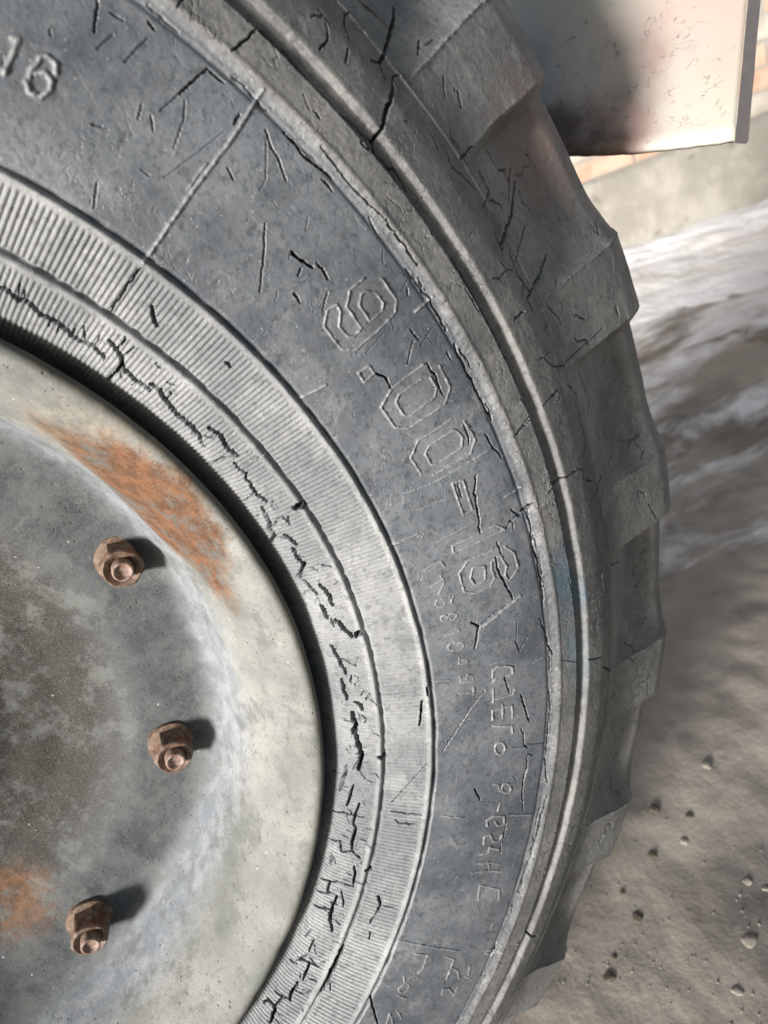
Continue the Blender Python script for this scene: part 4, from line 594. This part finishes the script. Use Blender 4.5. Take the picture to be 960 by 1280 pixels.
tag(wall, 'orange and pale brick wall on a concrete plinth behind the snow', 'wall')
def box(x0, x1, y0, y1, z0, z1, b=0.0):
    v = [(x, y, z) for x in (x0, x1) for y in (y0, y1) for z in (z0, z1)]
    return v, [(0, 1, 3, 2), (4, 6, 7, 5), (0, 4, 5, 1), (2, 3, 7, 6), (0, 2, 6, 4), (1, 5, 7, 3)]
PT = 0.30                          # top of the plinth
v, f = [], []                      # plinth with an uneven face
nx = 120; nzp = 10
for i in range(nx + 1):
    for j in range(nzp + 1):
        x = -4 + 8.0 * i / nx; z = -.1 + (PT + .1) * j / nzp; v.append((x, -.045 + .012 * mn.noise((x * 3, z * 6, 1)) + .006 * mn.noise((x * 12, z * 14, 4)), z + (0.012 * mn.noise((x * 5, 3, 1)) if j == nzp else 0)))
for i in range(nx + 1): v.append((-4 + 8.0 * i / nx, .3, PT))
for i in range(nx):
    for j in range(nzp): a = i * (nzp + 1) + j; f.append((a, a + nzp + 1, a + nzp + 2, a + 1))
    a = i * (nzp + 1) + nzp; b = (nx + 1) * (nzp + 1) + i; f.append((a, a + nzp + 1, b + 1, b))
mesh_obj('plinth', v, f, M['plinth'], wall)
v, f = box(-4, 4, .012, .29, PT + .002, 2.6); mesh_obj('mortar_bed', v, f, M['mortar'], wall, False)
def brick_mesh(mat, seed):
    r = random.Random(seed); L, Hh, D = .245, .066, .06; e = .004; v = []
    for z in (0, Hh):
        for (x, y) in ((e, 0), (L - e, 0), (L, e), (L, D), (0, D), (0, e)):
            v.append((x + r.uniform(-.002, .002), y + r.uniform(-.0015, .0015), z + r.uniform(-.002, .002)))
    f = [(0, 5, 4, 3, 2, 1), (6, 7, 8, 9, 10, 11)] + [(i, (i + 1) % 6, 6 + (i + 1) % 6, 6 + i) for i in range(6)]
    me = bpy.data.meshes.new('brick'); me.from_pydata(v, [], f); me.materials.append(mat); return me
bm_ = [brick_mesh(M['brick'], s) for s in range(4)] + [brick_mesh(M['brick2'], s) for s in range(4, 7)]
for row in range(14):
    off = (row % 2) * .128
    for i in range(13):
        x = -1.2 + off + i * .257
        o = bpy.data.objects.new('brick', bm_[rnd.choice([0, 1, 2, 3, 0, 1, 4, 5, 6])]); COL.objects.link(o); o.parent = wall
        o.location = (x, rnd.uniform(-.004, .004), PT + .008 + row * .079)

# ------------------------------------------------------------------ mudguard
k = NT('flaking_mudguard_paint')
pk = k.noise(9, 5, .6, k.vmap((1, 2, 5), sc=(1, 1, .45))); gr = k.noise(14, 5, .6); fin = k.noise(240, 5, .7)
c = k.mix(k.ramp(pk, .46, .60), (0.34, 0.34, 0.29), (0.38, 0.34, 0.30)); c = k.mix(k.ramp(pk, .62, .75, 0, .7), c, (0.27, 0.165, 0.145))
c = k.mix(k.ramp(k.math('ADD', k.dist((.05, .02, .13), (1, 1, .6)), k.math('MULTIPLY', k.math('SUBTRACT', gr, .5), .08)), .10, .03, 0, .5), c, (0.34, .20, .17))
c = k.mix(k.ramp(gr, .56, .74, 0, .5), c, (0.19, 0.20, 0.185)); c = k.mix(k.ramp(fin, .62, .75, 0, .4), c, (0.34, .325, .30))
wv = k.math('MULTIPLY', k.noise(30, 4), 1.0)
vm = k.t.nodes.new('ShaderNodeVectorMath'); vm.operation = 'ADD'; nn = k.t.nodes.new('ShaderNodeTexNoise'); nn.inputs['Scale'].default_value = 45; k.t.links.new(k.tc, nn.inputs['Vector'])
sc_ = k.t.nodes.new('ShaderNodeVectorMath'); sc_.operation = 'SCALE'; sc_.inputs['Scale'].default_value = .05; k.t.links.new(nn.outputs['Color'], sc_.inputs[0]); k.t.links.new(k.tc, vm.inputs[0]); k.t.links.new(sc_.outputs[0], vm.inputs[1])
gr = k.noise(14, 5, .6); ck = k.ramp(k.voro(60, 'DISTANCE_TO_EDGE', vm.outputs[0]), .014, .003); ck = k.math('MAXIMUM', k.math('MULTIPLY', ck, k.ramp(k.noise(60, 3), .56, .62)), k.math('MULTIPLY', k.ramp(k.noise(170, 6, .8), .60, .64), k.ramp(k.noise(22, 4), .50, .58)))
c = k.mix(k.math('MULTIPLY', ck, .6), c, (0.10, 0.07, 0.055))
n = k.bump(k.math('SUBTRACT', k.math('MULTIPLY', fin, .3), ck), .5, .0008)
dl = k.math('ADD', k.dist((-0.115, 0.05, 0.07), (1, 1, .35)), k.math('MULTIPLY', k.math('SUBTRACT', k.noise(40, 6, .7), .5), .05)); c = k.mix(k.ramp(dl, .100, .070, 0, .95), c, (0.085, 0.050, 0.038))  # dark brown patch on the left: the tyre's shade painted into the colour
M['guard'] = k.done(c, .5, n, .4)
k = NT('mudguard_edge_steel'); M['gedge'] = k.done(k.mix(k.noise(120, 5), (0.06, .054, .054), (0.10, .09, .09)), .6, k.bump(k.noise(300, 4), .4, .0005), .4)
GP = {'base': [0.5459, 0.0329, 0.5449], 'O': [0.54587, 0.03286, 0.54487], 'U': [-0.57652, 0.76544, 0.28588], 'V': [0.64329, 0.32981, 0.69095], 'N': [-0.43596, -0.58408, 0.68469]}
guard = empty('mudguard', GP['base']); tag(guard, 'pale pinkish steel mudguard panel with crazed paint hanging behind the tyre', 'mudguard')
B = Vector(GP['base']); O = Vector(GP['O']) - B; U = Vector(GP['U']); Vv = Vector(GP['V']); Nn = Vector(GP['N'])   # O bottom right corner, U to the left, V up, N to the viewer
def gpt(u, v, w): p = O + U * u + Vv * v + Nn * w; return tuple(p)
def gcurve(u):                     # sheet bends back towards the left
    t = max(0, u - .085); return -t * t * 6.0 - .0008 * math.sin(u * 40)
vs, fs = [], []; nu_, nv_ = 70, 40; WD, HT, TK = .19, .42, .0028
for s in (0, 1):
    for i in range(nu_ + 1):
        for j in range(nv_ + 1):
            u = WD * i / nu_; v_ = HT * j / nv_
            bot = .0035 * math.sin(min(u / .10, 1) * 2.4) * (1 - j / nv_) * -1 + .0006 * mn.noise((u * 200, 0, 0)) * (1 if j == 0 else 0)
            vs.append(gpt(u, v_ + bot, gcurve(u) - s * TK + .0010 * mn.noise((u * 18, v_ * 14, 3)) + .0003 * mn.noise((u * 90, v_ * 90, 3))))
m1 = (nu_ + 1) * (nv_ + 1)
for i in range(nu_):
    for j in range(nv_):
        a = i * (nv_ + 1) + j; fs.append((a, a + 1, a + nv_ + 2, a + nv_ + 1)); fs.append((m1 + a, m1 + a + nv_ + 1, m1 + a + nv_ + 2, m1 + a + 1))
for i in range(nu_): a = i * (nv_ + 1); b = a + nv_ + 1; fs.append((a, b, m1 + b, m1 + a)); a += nv_; b += nv_; fs.append((a, m1 + a, m1 + b, b))
for j in range(nv_): a = j; fs.append((a, m1 + a, m1 + a + 1, a + 1)); a = nu_ * (nv_ + 1) + j; fs.append((a, a + 1, m1 + a + 1, m1 + a))
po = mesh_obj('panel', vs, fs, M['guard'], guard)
vs, fs = [], []                    # edge flange folded outwards along the right side
for j in range(nv_ + 1):
    v_ = HT * j / nv_; jj_ = .0004 * mn.noise((v_ * 60, 1, 1))
    for (u, w) in ((-.0004, .0002), (-.0068 + jj_, -.0030), (-.0060 + jj_, -.0055), (-.0004, -.0030)): vs.append(gpt(u, v_ + (.0012 if u < -.001 and j == 0 else 0), w))
for j in range(nv_):
    for q_ in range(4): a = j * 4 + q_; b = j * 4 + (q_ + 1) % 4; fs.append((a, b, b + 4, a + 4))
fs.append((3, 2, 1, 0)); mesh_obj('edge_flange', vs, fs, M['gedge'], guard, False)

# ------------------------------------------------------------------ stones and clods
k = NT('pale_stone'); M['stone'] = k.done(k.mix(k.noise(90, 5), (0.16, .14, .12), (0.28, .25, .21)), .7, k.bump(k.noise(300, 4), .5, .001), .3)
k = NT('dark_clod'); M['clod'] = k.done(k.mix(k.noise(90, 5), (0.07, .055, .042), (0.13, .105, .08)), .9, k.bump(k.noise(300, 5), .8, .002), .2)
import bmesh
def lump(name, x, y, r, mat, seed, flat=.6, sub=3, link=True):
    bm = bmesh.new(); bmesh.ops.create_icosphere(bm, subdivisions=sub, radius=1)
    rr = random.Random(seed); ax = [rr.uniform(.7, 1.25), rr.uniform(.7, 1.1), flat]; ro = rr.uniform(0, 3)
    for v in bm.verts:
        p = v.co.copy(); kf = 1 + .35 * mn.noise(p * 1.1 + Vector((seed * 3.3, 0, 0))) + .15 * mn.noise(p * 3 + Vector((seed, 2, 0)))
        p = Vector((p.x * ax[0], p.y * ax[1], p.z * ax[2])) * kf * r
        v.co = (p.x * math.cos(ro) - p.y * math.sin(ro), p.x * math.sin(ro) + p.y * math.cos(ro), p.z)
    me = bpy.data.meshes.new(name); bm.to_mesh(me); bm.free(); me.materials.append(mat)
    me.polygons.foreach_set('use_smooth', [True] * len(me.polygons))
    o = bpy.data.objects.new(name, me); COL.objects.link(o); o.location = (x, y, ground_z(x, y) + r * flat * .1); return o
for (x, y, r, lb) in [(0.4194, 0.0091, 0.0056, 'largest pale stone, beside the right edge on dark soil'), (0.4566, 0.0414, 0.0033, 'small bright stone lying above the largest one'), (0.4622, 0.0287, 0.0033, 'tan stone at the right edge beside a small bright one'), (0.3846, -0.0095, 0.0041, 'pale stone lowest on the dark soil'), (0.5196, 0.138, 0.0055, 'grey pebble farthest up the trodden mud'), (0.4458, 0.0973, 0.0043, 'white pebble on the edge of the pale clay')]:
    tag(lump('stone', x, y, r, M['stone'], int(x * 1000), .26), lb, 'stone', 'pale stones on the ground')
for (x, y, r, lb) in [(0.4497, 0.1367, 0.0055, 'widest dark clod just right of the tread'), (0.4152, 0.105, 0.0046, 'dark clod in the middle of the pale clay'), (0.3667, 0.074, 0.0043, 'dark clod below the middle one'), (0.371, 0.0958, 0.0028, 'small dark clod nearest the tread'), (0.3295, 0.061, 0.0031, 'flat dark clod low on the pale clay'), (0.3163, 0.0518, 0.0046, 'crumbled dark clod lowest on the clay'), (0.4669, 0.1105, 0.0041, 'blurred dark clod right of the pale clay')]:
    tag(lump('mud_clod', x, y, r, M['clod'], int(x * 991), .25), lb, 'mud clod', 'dark clods on the pale clay')
gv, gf = [], []
ico_v = [(0, 0, 1), (.9, 0, .2), (.28, .85, .2), (-.72, .52, .1), (-.72, -.52, .2), (.28, -.85, .1)]
for i in range(4000):
    d = .25 + 2.2 * rnd.random() ** 1.8; an = rnd.uniform(-.25, 1.25); x = .12 + d * math.cos(an); y = -.1 + d * math.sin(an) * .9
    r = .0003 + .0012 * rnd.random() ** 4; b = len(gv); z = ground_z(x, y); ro = rnd.uniform(0, 6)
    for (p, q_, s) in ico_v:
        j = rnd.uniform(.7, 1.2) * r; gv.append((x + (p * math.cos(ro) - q_ * math.sin(ro)) * j, y + (p * math.sin(ro) + q_ * math.cos(ro)) * j, z + s * j * .7))
    gf += [(b, b + 1, b + 2), (b, b + 2, b + 3), (b, b + 3, b + 4), (b, b + 4, b + 5), (b, b + 5, b + 1)]
tag(mesh_obj('gravel', gv, gf, M['stone'], None, False), 'fine pale grit scattered over the mud', kind='stuff')
